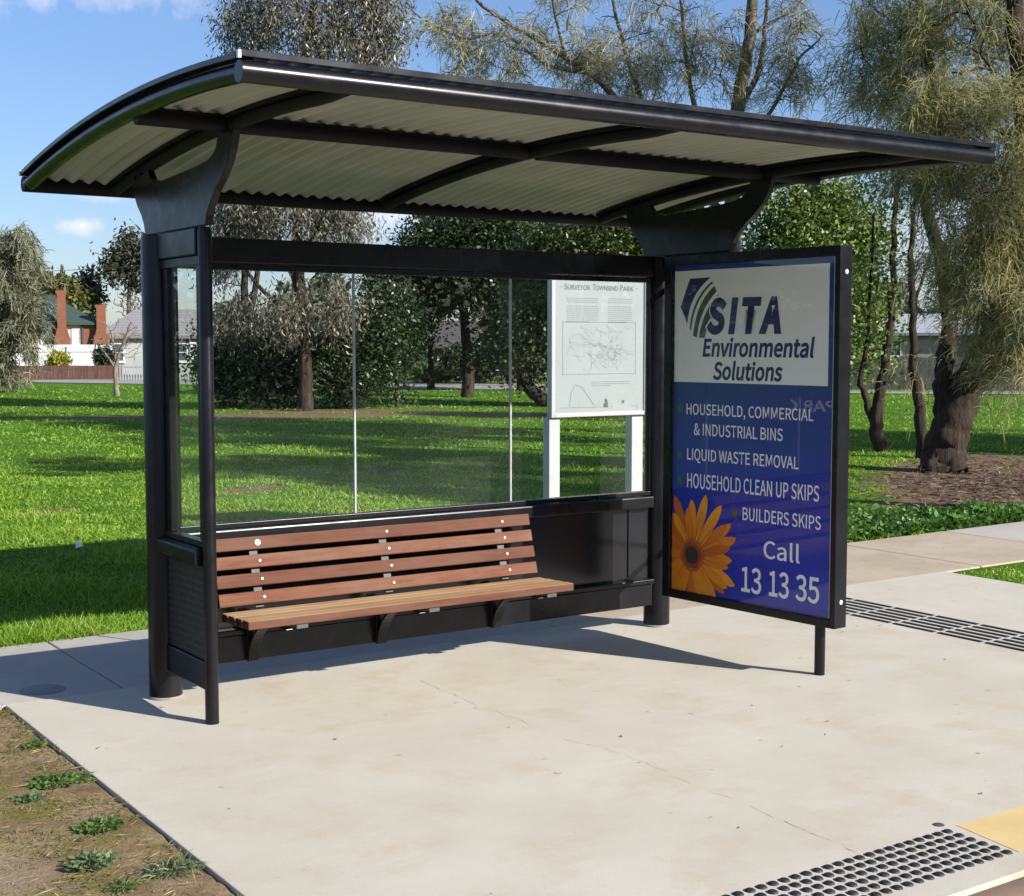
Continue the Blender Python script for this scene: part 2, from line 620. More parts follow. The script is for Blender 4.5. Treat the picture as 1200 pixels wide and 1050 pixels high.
# the pad: bays with real gaps
GAP = 0.006
pad = MB()
xs = [-0.65, 5.85]
pad.prism([(-0.65, -3.545), (5.85, -3.545), (5.85, 0.318), (-0.65, 0.2585)], 2, -0.12, 0.0)
pad_o = struct(pad.build('concrete_pad', M_pad, bevel=0.004))
# hairline control crack, drawn as the dirt that fills it
crk = MB()
pts_c = [(1.12, -0.40), (1.105, -0.72), (1.09, -0.95), (1.125, -1.23), (1.085, -1.40), (1.10, -1.61), (1.155, -1.79), (1.165, -2.04), (1.14, -2.28), (1.14, -2.54), (1.125, -2.81), (1.12, -3.07), (1.10, -3.30)]
dense = []
for (xa, ya), (xb, yb) in zip(pts_c, pts_c[1:]):
    for k in range(6):
        f = k / 6
        dense.append((xa + (xb - xa) * f + random.gauss(0, 0.006), ya + (yb - ya) * f))
for i in range(len(dense) - 1):
    if random.random() < 0.25:
        continue
    (xa, ya), (xb, yb) = dense[i], dense[i + 1]
    wa = random.choice([0.0004, 0.0006, 0.0008, 0.0018])
    wb = random.choice([0.0004, 0.0006, 0.0009])
    crk.add([(xa - wa, ya, 0.0015), (xa + wa, ya, 0.0015), (xb + wb, yb, 0.0015), (xb - wb, yb, 0.0015)], [(0, 1, 2, 3)])
co = crk.build('pad_crack', M_crack, parent=pad_o)

# footpath slabs (slightly skewed to the pad)
fp = MB()


def slab(x0, x1, mi):
    def yl(x): return 0.270 + 0.0092 * (x + 0.4)
    def yh(x): return 1.53 + 0.026 * (x + 0.4)
    fp.prism([(x0 + GAP, yl(x0)), (x1 - GAP, yl(x1)), (x1 - GAP, yh(x1)), (x0 + GAP, yh(x0))], 2, -0.12, -0.004, mi)


cuts = [-19.5, -17, -14.5, -12, -9.5, -7.0, -4.5, -2.0, -0.10, 2.42, 4.85, 6.28, 7.62, 10.1, 12.6, 15.1, 17.6, 20.1, 22.6, 25.1]
for i in range(len(cuts) - 1):
    xm = (cuts[i] + cuts[i + 1]) / 2
    slab(cuts[i], cuts[i + 1], 1 if 2.4 < xm < 7.6 else 0)
struct(fp.build('footpath', [M_path, M_oldpath], bevel=0.006))
g = MB()
g.add([(-19, 0.25, -0.026), (25, 0.5, -0.026), (25, 2.1, -0.026), (-19, 1.0, -0.026)], [(0, 1, 2, 3)])
struct(g.build('path_joints', M_joint))

# painted kerb-side strip
M_yellow, t, p = new_mat('worn_yellow_paint')
c = ramp(t, noise(t, 5, 6, 0.6), ((0.3, (0.60, 0.42, 0.16)), (0.7, (0.72, 0.52, 0.22))))
t.links.new(mixc(t, nmath(t, 'MULTIPLY', noise(t, 90, 3), 0.3), c, (0.5, 0.42, 0.3)), p.inputs['Base Color'])
p.inputs['Roughness'].default_value = 0.75
g = MB()
g.add([(1.575, -3.165, 0.0012), (1.535, -3.44, 0.0012), (4.0, -3.44, 0.0012), (4.0, -3.165, 0.0012)], [(0, 1, 2, 3)])
struct(g.build('yellow_marking', M_yellow))

# bare verge at the left
gx, gy = 70, 110
X = np.linspace(-6.5, -0.66, gx)
Y = np.linspace(-3.56, 0.262, gy)
XX, YY = np.meshgrid(X, Y)
ZZ = LAWN_Z + 0.029 + 0.006 * np.sin(XX * 5.1 + 1.3 * np.sin(YY * 3.3)) * np.sin(YY * 4.3) + rng.normal(0, 0.0022, XX.shape)
ZZ += np.where(XX > -0.70, -(XX + 0.70) * 0.16, 0)
ZZ = np.minimum(ZZ, -0.002)
vv = np.stack([XX, YY, ZZ], -1).reshape(-1, 3)
idx = np.arange(gx * gy).reshape(gy, gx)
ff = np.stack([idx[:-1, :-1], idx[:-1, 1:], idx[1:, 1:], idx[1:, :-1]], -1).reshape(-1, 4)
M_dirt, t, p = new_mat('mossy_dirt')
c = ramp(t, noise(t, 4.2, 7, 0.68), ((0.30, (0.17, 0.11, 0.065)), (0.5, (0.30, 0.21, 0.125)), (0.72, (0.45, 0.34, 0.22))))
ms = ramp(t, noise(t, 2.6, 6, 0.72), ((0.47, (0, 0, 0)), (0.60, (1, 1, 1))))
c = mixc(t, nmath(t, 'MULTIPLY', ms, 0.70), c, (0.21, 0.20, 0.045))
tcn = t.nodes.new('ShaderNodeTexCoord')
sepn = t.nodes.new('ShaderNodeSeparateXYZ')
t.links.new(tcn.outputs['Object'], sepn.inputs[0])
# pale compacted strip nearest the road user
s_ = nmath(t, 'MULTIPLY', nmath(t, 'SUBTRACT', nmath(t, 'MULTIPLY', noise(t, 1.8, 4), 1.0), nmath(t, 'ADD', nmath(t, 'MULTIPLY', sepn.outputs[0], 0.9), 1.34)), 3.0, clamp=True)
c = mixc(t, nmath(t, 'MULTIPLY', s_, 0.8), c, (0.42, 0.33, 0.23))
c = mixc(t, 0.85, c, ramp(t, noise(t, 85, 6, 0.85), ((0.32, (0.45, 0.43, 0.40)), (0.6, (1.1, 1.1, 1.05)))), 'MULTIPLY')
t.links.new(c, p.inputs['Base Color'])
p.inputs['Roughness'].default_value = 0.95
p.inputs['Specular IOR Level'].default_value = 0.1
bump(t, p, nmath(t, 'ADD', noise(t, 45, 6, 0.8), noise(t, 9, 5, 0.7)), 0.9, 0.015)
struct(np_mesh('dirt_verge', vv, ff, M_dirt, smooth=True))

# street beyond the park
def ribbon(name, near, far, z, mat):
    b = MB()
    for (n0, n1), (f0, f1) in zip(zip(near, near[1:]), zip(far, far[1:])):
        q = [spot(*n0, z), spot(*n1, z), spot(*f1, z), spot(*f0, z)]
        b.add(q, [(0, 1, 2, 3)])
    return struct(b.build(name, mat))


rn = [(-700, 73), (100, 57.5), (540, 49.5), (1010, 45.6), (1900, 42)]
rf = [(-700, 79), (100, 63), (540, 54.5), (1010, 47.2), (1900, 44)]
vf = [(-700, 82), (100, 66), (540, 58), (1010, 47.8), (1900, 46)]
M_far = simple('pale_asphalt', (0.30, 0.295, 0.285), (0.24, 0.235, 0.23), scale=1, rough=0.9)
ribbon('far_road', rn, rf, LAWN_Z + 0.02, M_far)
ribbon('far_footpath', rf, vf, LAWN_Z + 0.03, simple('dry_soil', (0.36, 0.27, 0.19), (0.26, 0.20, 0.12), scale=0.8, rough=0.95))

# ------------------------------------------------------------------ bus shelter
L = 2.925
E_ = 0.413
sh = thing('bus_shelter', 'black metal bus shelter with curved corrugated roof and glass walls on the concrete pad', 'bus shelter', (0, 0, 0))


def ztop(y):
    return 2.56 - 0.0483 * (y + 1.15) ** 2


YF, YB = -1.885, 0.633
ys = [YB + (YF - YB) * i / 28 for i in range(29)]

# rear posts with scuffed feet
for x in (0, L):
    b = MB()
    b.lathe([(0.075, 0.0), (0.075, 2.085), (0.07, 2.10)], (x, 0, 0), 28)
    o = b.build('post', M_black, sh, smooth=True)
    f = MB()
    f.lathe([(0.081, 0.0), (0.081, 0.006), (0.0755, 0.012)], (x, 0, 0), 28)
    f.build('post_foot', simple('grey_grout', (0.3, 0.28, 0.25), scale=20, rough=0.9) if x == 0 else bpy.data.materials['grey_grout'], o, smooth=True)
b = MB()
b.lathe([(0.029, 0.0), (0.029, 2.085), (0.024, 2.10)], (0, -0.548, 0), 20)
b.build('front_post', M_black, sh, smooth=True)

# back wall
b = MB()
b.box(0.072, L - 0.072, -0.042, 0.042, 1.985, 2.10)
b.build('top_rail', M_black, sh, bevel=0.006)
b = MB()
b.box(0.072, L - 0.072, -0.020, 0.020, 1.955, 1.983)
b.box(0.072, 0.084, -0.018, 0.018, 0.782, 1.953)
b.box(2.846, L - 0.072, -0.020, 0.020, 0.782, 1.953)
b.box(0.072, L - 0.072, -0.026, 0.026, 0.758, 0.780)
b.build('window_frame', M_black, sh, bevel=0.002)
b = MB()
b.box(0.072, L - 0.072, -0.062, 0.045, 0.690, 0.755)
b.build('sill', M_black, sh, bevel=0.008)
b = MB()
b.box(0.072, L - 0.072, -0.012, 0.012, 0.285, 0.688)
b.box(2.70, 2.72, -0.020, -0.0122, 0.30, 0.68)
b.build('back_panel', M_panel, sh)
b = MB()
b.box(0.072, L - 0.072, -0.050, 0.050, 0.130, 0.255)
b.box(0.072, L - 0.072, -0.066, 0.050, 0.257, 0.283)
b.build('base_beam', M_black, sh, bevel=0.005)
for (x0, x1) in ((0.086, 0.977), (0.989, 1.903), (1.915, 2.844)):
    b = MB()
    b.box(x0, x1, -0.005, 0.005, 0.782, 1.953)
    b.build('glass_pane', M_glass, sh)
for x in (0.983, 1.909):
    b = MB()
    b.box(x - 0.0045, x + 0.0045, -0.007, 0.007, 0.782, 1.953)
    b.build('glass_joint_edge', M_seal, sh)

# left side wall
b = MB()
b.box(-0.032, 0.032, -0.520, -0.072, 1.985, 2.10)
b.build('side_rail', M_black, sh, bevel=0.006)
b = MB()
b.box(-0.020, 0.020, -0.518, -0.072, 1.945, 1.983)
b.box(-0.016, 0.016, -0.150, -0.098, 0.782, 1.943)
b.box(-0.018, 0.018, -0.520, -0.490, 0.782, 1.943)
b.box(-0.022, 0.022, -0.518, -0.072, 0.755, 0.780)
b.build('side_window_frame', M_black, sh, bevel=0.002)
b = MB()
b.box(-0.005, 0.005, -0.489, -0.151, 0.782, 1.943)
b.build('side_glass', M_glass, sh)
b = MB()
b.box(-0.006, 0.006, -0.095, -0.084, 0.782, 1.943)  # pale strip standing in for the lit edge of the side glass
b.build('glass_joint_edge', M_seal, sh)
b = MB()
b.prism([(-0.056, 0.684), (-0.046, 0.674), (0.035, 0.674), (0.035, 0.752), (-0.038, 0.752), (-0.056, 0.738)], 1, -0.518, -0.062)
b.build('side_ledge', M_black, sh, bevel=0.005)
b = MB()
b.box(-0.008, 0.008, -0.518, -0.070, 0.262, 0.666)
b.build('mesh_panel', M_woven, sh)
b = MB()
b.box(-0.020, 0.020, -0.518, -0.070, 0.140, 0.260)
b.build('bottom_rail', M_black, sh, bevel=0.004)

# shaped plates that carry the roof
plate = [(0.116, 2.105), (0.132, 2.155), (0.165, 2.20), (0.215, 2.245), (0.265, 2.31), (0.30, 2.405), (0.10, 2.425), (0.03, 2.352), (-0.07, 2.330),
         (-0.27, 2.340), (-0.50, 2.352), (-0.62, 2.364), (-0.68, 2.380), (-0.715, 2.405), (-0.738, 2.445), (-0.75, 2.495), (-0.905, 2.500),
         (-0.900, 2.455), (-0.870, 2.385), (-0.830, 2.330), (-0.770, 2.28), (-0.700, 2.235), (-0.645, 2.185), (-0.610, 2.145), (-0.598, 2.105)]
for x in (0, L):
    b = MB()
    b.prism(plate, 0, x - 0.016, x + 0.016)
    o = b.build('roof_bracket', M_black, sh, bevel=0.003)
    for (y, z) in ((-0.79, 2.465), (-0.85, 2.465), (0.16, 2.39), (0.23, 2.375)):
        k = MB()
        k.tube([(x - 0.027, y, z), (x + 0.027, y, z)], 0.011, 8)
        k.build('bolt', M_black, o)
# matching rail towards the front on the right, carrying the bracket
b = MB()
b.box(L - 0.03, L + 0.03, -0.60, -0.072, 2.02, 2.103)
b.build('side_rail', M_black, sh, bevel=0.006)

# roof frame
TR = 0.030
b = MB()
b.tube([(-E_ - 0.004, YF, ztop(YF) - 0.05), (L + E_ + 0.004, YF, ztop(YF) - 0.05)], 0.036, 24)
b.build('front_beam', M_black, sh, smooth=True)
b = MB()
b.tube([(-E_, YB, ztop(YB) - 0.048), (L + E_, YB, ztop(YB) - 0.048)], 0.036, 18)
b.build('rear_beam', M_matt, sh, smooth=True)
for x in (-E_ + 0.03, L + E_ - 0.03):
    b = MB()
    b.tube([(x, y, ztop(y) - 0.048) for y in ys], 0.032, 18)
    b.build('end_arch', M_black, sh, smooth=True)


def arc_strip(b, x0, x1, up, lo, ya=None):
    yl = ya or ys
    n = len(yl)
    vs = []
    for y in yl:
        vs += [(x0, y, ztop(y) + lo), (x1, y, ztop(y) + lo), (x1, y, ztop(y) + up), (x0, y, ztop(y) + up)]
    fs = [(0, 1, 2, 3), (4 * n - 1, 4 * n - 2, 4 * n - 3, 4 * n - 4)]
    for i in range(n - 1):
        a = 4 * i
        for k in range(4):
            fs.append((a + k, a + (k + 1) % 4, a + 4 + (k + 1) % 4, a + 4 + k))
    b.add(vs, fs)


b = MB()
for x0, x1 in ((-E_ - 0.014, -E_ + 0.05), (L + E_ - 0.05, L + E_ + 0.014)):
    arc_strip(b, x0, x1, 0.008, -0.012)
b.box(-E_ - 0.012, L + E_ + 0.012, YF - 0.030, YF + 0.03, ztop(YF) - 0.008, ztop(YF) + 0.014)
b.build('flashing', M_black, sh, bevel=0.002)
for (x, y) in ((-E_ - 0.012, YF - 0.024), (-E_ - 0.012, YB - 0.01)):
    b = MB()
    b.box(x - 0.006, x + 0.004, y - 0.008, y + 0.008, ztop(y) - 0.012, ztop(y) + 0.012)
    b.build('clip', M_zinc, sh)

# corrugated sheet
x0s, x1s = -E_ + 0.035, L + E_ - 0.035
nx = int((x1s - x0s) / 0.0762 * 10)
X = np.linspace(x0s, x1s, nx)
Yv = np.array([YB - 0.005 + (YF + 0.01 - YB) * i / 26 for i in range(27)])
XX, YY = np.meshgrid(X, Yv)
ZT = 2.56 - 0.0483 * (YY + 1.15) ** 2 - 0.024 + 0.0110 * np.cos(XX / 0.0762 * 2 * math.pi)
n_ = nx * len(Yv)
top = np.stack([XX, YY, ZT], -1).reshape(-1, 3)
bot = top - np.array([0, 0, 0.0025])
idx = np.arange(n_).reshape(len(Yv), nx)
q = np.stack([idx[:-1, :-1], idx[:-1, 1:], idx[1:, 1:], idx[1:, :-1]], -1).reshape(-1, 4)
ff = np.concatenate([q[:, ::-1], q + n_])
o = np_mesh('roof_sheet', np.concatenate([top, bot]), ff, M_sheet, sh, smooth=True)

for x in (0.0, L / 2, L):
    b = MB()
    yy = [y for y in ys if y < YB - 0.02 and y > YF + 0.02] + [YF + 0.015]
    arc_strip(b, x - 0.034, x + 0.034, -0.036, -0.052, yy)
    b.tube([(x, y, ztop(y) - 0.074 + 0.020 * max(0, 1 - (y - YF) / 0.22)) for y in yy], 0.026, 14)
    b.build('rib', M_matt, sh, smooth=True)
for xa, xb in ((-E_ + 0.03, -0.03), (0.03, L / 2 - 0.03), (L / 2 + 0.03, L - 0.03), (L + 0.03, L + E_ - 0.03)):
    b = MB()
    zc = ztop(-0.83) - 0.075
    b.tube([(xa, -0.83, zc), (xb, -0.83, zc)], 0.030, 14)
    b.box(xa, xb, -0.845, -0.815, zc + 0.02, zc + 0.040)
    b.build('purlin', M_matt, sh, smooth=True)

# ------------------------------------------------------------------ bench
bn = thing('bench', 'slatted reddish timber bench fixed to the back wall of the bus shelter', 'bench', (1.07, -0.25, 0))


def rel(o, root):
    o.data.transform(Matrix.Translation(-Vector(root.location)))
    return o


BX0, BX1 = 0.19, 1.955
BR = (0.40, 1.085, 1.77)
for k in range(4):   # back slats, leaning slightly
    z = 0.445 + 0.0815 * k
    y = -0.168 + 0.0235 * k
    b = MB()
    tl = Vector((0, 0.27, 0.963)).normalized()
    nn = Vector((0, 0.963, -0.27))
    b.obox(((BX0 + BX1) / 2, y, z), (0.5 * (BX1 - BX0), 0, 0), nn * 0.014, tl * 0.030)
    o = rel(b.build('back_slat', M_jarrah, None, bevel=0.004), bn)
    o.parent = bn
    for x in BR:
        s = MB()
        rs = 0.014 if (k == 3 and x < 0.5) else 0.006
        c0 = Vector((x + 0.012, y, z)) - nn * 0.014
        s.tube([c0 + nn * 0.004, c0 - nn * 0.003], rs, 12)
        so = rel(s.build('screw', M_white), bn)
        so.parent = o
for k in range(4):   # seat slats
    ya = -0.505 + 0.079 * k
    b = MB()
    zt = 0.408 - 0.003 * k
    b.box(BX0, BX1, ya, ya + 0.062, zt - 0.038, zt)
    me_ = b.build('seat_slat', [M_jarrah, M_weath], None, bevel=0.005)
    for pl in me_.data.polygons:
        pl.material_index = 1 if pl.normal.z > 0.5 else 0
    o = rel(me_, bn)
    o.parent = bn
for x in BR:
    b = MB()
    # curved flat bar from wall foot up to the seat front
    arc = []
    for i in range(13):
        a = i / 12 * math.pi / 2
        arc.append((x, -0.075 - 0.33 * (1 - math.cos(a)), 0.130 + 0.232 * math.sin(a)))
    vs, fs = [], []
    for i, (xx, yy, zz) in enumerate(arc):
        a = i / 12 * math.pi / 2
        n2 = Vector((0, math.cos(a), math.sin(a))) * 0.006
        for s1 in (-1, 1):
            for s2 in (-1, 1):
                vs.append((xx + 0.026 * s1, yy + n2.y * s2, zz + n2.z * s2))
    for i in range(12):
        a = 4 * i
        for (p0, p1) in ((0, 1), (1, 3), (3, 2), (2, 0)):
            fs.append((a + p0, a + p1, a + 4 + p1, a + 4 + p0))
    fs += [(0, 1, 3, 2), (48, 50, 51, 49)]
    b.add(vs, fs)
    b.box(x - 0.025, x + 0.025, -0.070, -0.052, 0.128, 0.36)
    b.box(x - 0.022, x + 0.022, -0.485, -0.055, 0.346, 0.350)
    o = rel(b.build('bracket', M_black, None, bevel=0.002), bn)
    o.parent = bn
    b = MB()
    b.obox((x - 0.004, -0.1203, 0.5525), (0.020, 0, 0), Vector((0, 0.963, -0.27)) * 0.004, Vector((0, 0.27, 0.963)) * 0.158)
    o = rel(b.build('back_support', M_dullg, None), bn)
    o.parent = bn
    b = MB()
    b.box(x + 0.02, x + 0.075, -0.507, -0.495, 0.352, 0.369)
    o = rel(b.build('clip', M_dullg, None), bn)
    o.parent = bn

# ------------------------------------------------------------------ advertising panel
A0 = Vector((2.68, -0.4035, 0))
A1 = Vector((2.764, -1.506, 0))
at_ = (A1 - A0).normalized()
an_ = Vector((at_.y, -at_.x, 0))          # towards the bench side
if an_.x > 0:
    an_ = -an_
ap = thing('advertising_panel', 'blue and white advertising panel in a black frame at the right end of the shelter', 'advertising panel', (2.80, -1.40, 0))
AM = Matrix((( at_.x, an_.x, 0, A0.x), (at_.y, an_.y, 0, A0.y), (0, 0, 1, 0), (0, 0, 0, 1)))   # local: u along, n outwards, z up
API = Matrix.Translation(-Vector(ap.location))


def apart(b, name, mat, parent=ap, **kw):
    o = b.build(name, mat, None, **kw)
    o.data.transform(API @ AM)
    o.data.update()
    if AM.determinant() < 0:
        o.data.flip_normals()
    o.parent = parent
    return o


U0, U1 = -0.065, 1.1057
Z0, Z1 = 0.247, 2.079
b = MB()
b.box(U0, U0 + 0.055, -0.09, 0.0, Z0, Z1)
b.box(U1 - 0.032, U1, -0.09, 0.0, Z0, Z1)
b.box(U0 + 0.055, U1 - 0.032, -0.09, 0.0, Z1 - 0.05, Z1)
b.box(U0 + 0.055, U1 - 0.032, -0.09, 0.0, Z0, Z0 + 0.042)
b.box(U0 + 0.055, U1 - 0.032, -0.088, -0.070, Z0 + 0.042, Z1 - 0.05)
fr = apart(b, 'frame', M_black, bevel=0.004)
for z in (0.375, 1.955):
    k = MB()
    k.tube([(U1 - 0.002, -0.045, z), (U1 + 0.004, -0.045, z)], 0.011, 12)
    k.tube([(U1 + 0.004, -0.045, z), (U1 + 0.0055, -0.045, z)], 0.004, 6)
    apart(k, 'screw', M_white, fr)
b = MB()
b.tube([(0.985, -0.045, 0.0), (0.985, -0.045, Z0 + 0.01)], 0.026, 18)
apart(b, 'leg', M_black, smooth=True)
for z in (0.45, 1.93):
    b = MB()
    b.tube([(2.79, -0.40, z), (L + 0.02, -0.06, z)], 0.016, 12)
    o = b.build('fixing_arm', M_black, None, smooth=True)
    o.data.transform(API)
    o.parent = ap

M_blue, t, p = new_mat('poster_blue')
tcn = t.nodes.new('ShaderNodeTexCoord')
sepn = t.nodes.new('ShaderNodeSeparateXYZ')
t.links.new(tcn.outputs['Object'], sepn.inputs[0])
c = ramp(t, nmath(t, 'MULTIPLY', nmath(t, 'SUBTRACT', sepn.outputs[2], 0.3), 0.8), ((0.0, (0.004, 0.016, 0.42)), (0.45, (0.007, 0.028, 0.34)), (0.9, (0.010, 0.036, 0.20))))
c = mixc(t, nmath(t, 'MULTIPLY', noise(t, 5, 4), 0.25), c, (0.010, 0.03, 0.26))
t.links.new(c, p.inputs['Base Color'])
p.inputs['Roughness'].default_value = 0.35
M_pwhite = simple('poster_white', (0.84, 0.86, 0.83), (0.80, 0.82, 0.80), scale=2, rough=0.4)
M_navy = simple('poster_navy', (0.020, 0.026, 0.125), (0.016, 0.02, 0.10), scale=4, rough=0.4)
M_pgreen = simple('poster_green', (0.05, 0.11, 0.055), (0.035, 0.08, 0.04), scale=4, rough=0.4)
M_ltr = simple('poster_letter', (0.86, 0.88, 0.92), (0.80, 0.82, 0.86), scale=4, rough=0.4)
PN = -0.022
b = MB()
b.box(U0 + 0.056, U1 - 0.033, -0.069, PN, Z0 + 0.043, Z1 - 0.051)
poster = apart(b, 'poster', M_blue)
b = MB()
b.box(-0.004, 1.026, PN, PN + 0.001, 1.412, 1.998)
apart(b, 'white_field', M_pwhite, poster)


def quadbez(a, c_, b_, n=18):
    return [((1 - s) ** 2 * a[0] + 2 * s * (1 - s) * c_[0] + s * s * b_[0], (1 - s) ** 2 * a[1] + 2 * s * (1 - s) * c_[1] + s * s * b_[1]) for s in [i / n for i in range(n + 1)]]


def flat(b, poly, n):
    b.add([(u, n, z) for u, z in poly], [tuple(range(len(poly)))])


def zoomuv(x, y):
    """zoomed image pixels of the emblem -> panel u, z"""
    return (-0.003 + (x - 62) * (1.024 / 820.0), 1.998 - (y - 105 + (x - 62) * 0.034) * (0.588 / 612.0))


def curve_k(k):
    T = (268 + (332 - 268) * k, 142 + (272 - 142) * k)
    Bk = (136 + (238 - 136) * k, 392 + (466 - 392) * min(1, k * 2.6))
    C_ = (T[0] - (118 - 40 * k), T[1] + (85 + 20 * k))
    return [zoomuv(*q_) for q_ in quadbez(T, C_, Bk)]


b = MB()
flat(b, [zoomuv(150, 146)] + [zoomuv(268, 140)] + curve_k(0)[1:] + [zoomuv(96, 300)], PN + 0.002)
apart(b, 'emblem', M_navy, poster)
b = MB()
for k0, k1 in ((0.14, 0.22), (0.34, 0.56), (0.68, 1.0)):
    ca, cb = curve_k(k0), curve_k(k1)
    n_ = len(ca)
    b.add([(u, PN + 0.002, z) for u, z in ca + cb], [(i, i + 1, n_ + i + 1, n_ + i) for i in range(n_ - 1)])
apart(b, 'emblem', M_pgreen, poster)


try:      # Blender's own bundled sans
    import os
    SANS = bpy.data.fonts.load(os.path.join(bpy.utils.system_resource('DATAFILES'), 'fonts', 'Noto Sans CJK Regular.woff2'))
except Exception:
    SANS = None


def lettering(body, u0, u1, z0, z1, mat, n, parent, shear=0.0, bold=0.0, name='lettering', M=None, inv=None, spacing=1.0, font=None):
    cu = bpy.data.curves.new(name, 'FONT')
    cu.body = body
    if font:
        cu.font = font
    cu.shear = shear
    cu.offset = bold
    cu.space_character = spacing
    cu.resolution_u = 4
    tmp = bpy.data.objects.new(name, cu)
    COL.objects.link(tmp)
    dg = bpy.context.evaluated_depsgraph_get()
    me = bpy.data.meshes.new_from_object(tmp.evaluated_get(dg))
    bpy.data.objects.remove(tmp)
    bpy.data.curves.remove(cu)
    co_ = np.array([v.co for v in me.vertices])
    mn, mx_ = co_.min(0), co_.max(0)
    for v in me.vertices:
        fx = (v.co.x - mn[0]) / (mx_[0] - mn[0])
        fz = (v.co.y - mn[1]) / (mx_[1] - mn[1])
        v.co = (u0 + (u1 - u0) * fx, n, z0 + (z1 - z0) * fz)
    me.transform(inv @ M)
    me.materials.clear()
    me.materials.append(mat)
    o = bpy.data.objects.new(name, me)
    COL.objects.link(o)
    o.parent = parent
    return o


def adtext(body, u0, u1, z0, z1, mat, **kw):
    return lettering(body, u0, u1, z0, z1, mat, PN + kw.pop('lift', 0.002), poster, M=AM, inv=API, font=SANS, **kw)


adtext('SITA', 0.219, 0.744, 1.648, 1.864, M_pwhite, shear=0.16, bold=0.050, lift=0.003, spacing=1.12)
adtext('SITA', 0.230, 0.735, 1.660, 1.852, M_navy, shear=0.16, bold=0.024, lift=0.004, spacing=1.12)
adtext('Environmental', 0.202, 0.945, 1.545, 1.648, M_navy, shear=0.16, bold=0.012)
adtext('Solutions', 0.277, 0.747, 1.426, 1.527, M_navy, shear=0.16, bold=0.012)
adtext('HOUSEHOLD, COMMERCIAL', 0.090, 0.943, 1.226, 1.299, M_ltr, bold=0.004)
adtext('& INDUSTRIAL BINS', 0.145, 0.753, 1.132, 1.196, M_ltr, bold=0.004)
adtext('LIQUID WASTE REMOVAL', 0.098, 0.856, 0.985, 1.062, M_ltr, bold=0.004)
adtext('HOUSEHOLD CLEAN UP SKIPS', 0.100, 0.985, 0.850, 0.930, M_ltr, bold=0.004)
adtext('BUILDERS SKIPS', 0.495, 0.999, 0.714, 0.782, M_ltr, bold=0.004)
adtext('Call', 0.638, 0.872, 0.535, 0.632, M_ltr, bold=0.004)
adtext('13', 0.492, 0.626, 0.344, 0.478, M_ltr, bold=0.006)
adtext('13', 0.677, 0.806, 0.347, 0.480, M_ltr, bold=0.006)
adtext('35', 0.848, 0.996, 0.350, 0.482, M_ltr, bold=0.006)
for (u, z) in ((0.045, 1.264), (0.046, 1.02), (0.046, 0.885), (0.438, 0.748)):
    adtext('*', u - 0.022, u + 0.022, z - 0.022, z + 0.022, M_pgreen, bold=0.02)

# gerbera printed on the poster
M_petal, t, p = new_mat('orange_petal')
g_ = t.nodes.new('ShaderNodeNewGeometry')
c = ramp(t, g_.outputs['Random Per Island'], ((0.0, (0.50, 0.105, 0.002)), (0.5, (0.82, 0.24, 0.005)), (1.0, (0.98, 0.40, 0.012))))
c = mixc(t, nmath(t, 'MULTIPLY', noise(t, 30, 3, 0.5), 0.45), c, (0.42, 0.10, 0.004))
t.links.new(c, p.inputs['Base Color'])
p.inputs['Roughness'].default_value = 0.5
b = MB()
FC = (0.142, 0.492)
for layer, (np_, r1, wd, off) in enumerate(((19, 0.338, 0.031, 0.0), (17, 0.300, 0.027, 0.24))):
    for k in range(np_):
        a = off + 2 * math.pi * k / np_ + random.uniform(-0.07, 0.07)
        rr_ = r1 * random.uniform(0.84, 1.05)
        prof = [(0.05, 0.4), (0.10, 0.62), (0.16, 0.88), (0.22, 1.0), (0.265, 0.92), (0.30, 0.66), (0.318, 0.42), (0.335, 0.08)]
        left, right = [], []
        for rr0, w_ in prof:
            rr1 = rr0 / 0.335 * rr_
            ww = wd * w_
            left.append((FC[0] + rr1 * math.cos(a) - ww * math.sin(a), FC[1] + rr1 * math.sin(a) + ww * math.cos(a)))
            right.append((FC[0] + rr1 * math.cos(a) + ww * math.sin(a), FC[1] + rr1 * math.sin(a) - ww * math.cos(a)))
        poly = left + right[::-1][1:]
        poly = [(max(u, -0.008), max(z, Z0 + 0.044)) for u, z in poly]
        flat(b, poly, PN + 0.0022 + 0.0012 * layer + 0.00005 * k)
apart(b, 'flower', M_petal, poster)
b = MB()
for k in range(26):
    a = 2 * math.pi * k / 26 + random.uniform(-0.05, 0.05)
    for off_ in (-0.012, 0.010):
        q0, q1 = 0.085, random.uniform(0.19, 0.28)
        ca, sa = math.cos(a), math.sin(a)
        poly = [(FC[0] + q0 * ca - off_ * sa - 0.0016 * sa, FC[1] + q0 * sa + off_ * ca + 0.0016 * ca), (FC[0] + q0 * ca - off_ * sa + 0.0016 * sa, FC[1] + q0 * sa + off_ * ca - 0.0016 * ca),
                (FC[0] + q1 * ca - off_ * 1.3 * sa, FC[1] + q1 * sa + off_ * 1.3 * ca)]
        if min(u_ for u_, z_ in poly) < -0.004 or min(z_ for u_, z_ in poly) < Z0 + 0.05:
            continue
        flat(b, poly, PN + 0.0046)
o = apart(b, 'petal_veins', simple('petal_vein', (0.40, 0.10, 0.006), scale=30, rough=0.5), poster)
o['kind'] = 'stuff'


def disc(c_, r_, n=26, jit=0.0):
    return [(c_[0] + r_ * (1 + random.uniform(-jit, jit)) * math.cos(2 * math.pi * i / n), c_[1] + r_ * (1 + random.uniform(-jit, jit)) * math.sin(2 * math.pi * i / n)) for i in range(n)]


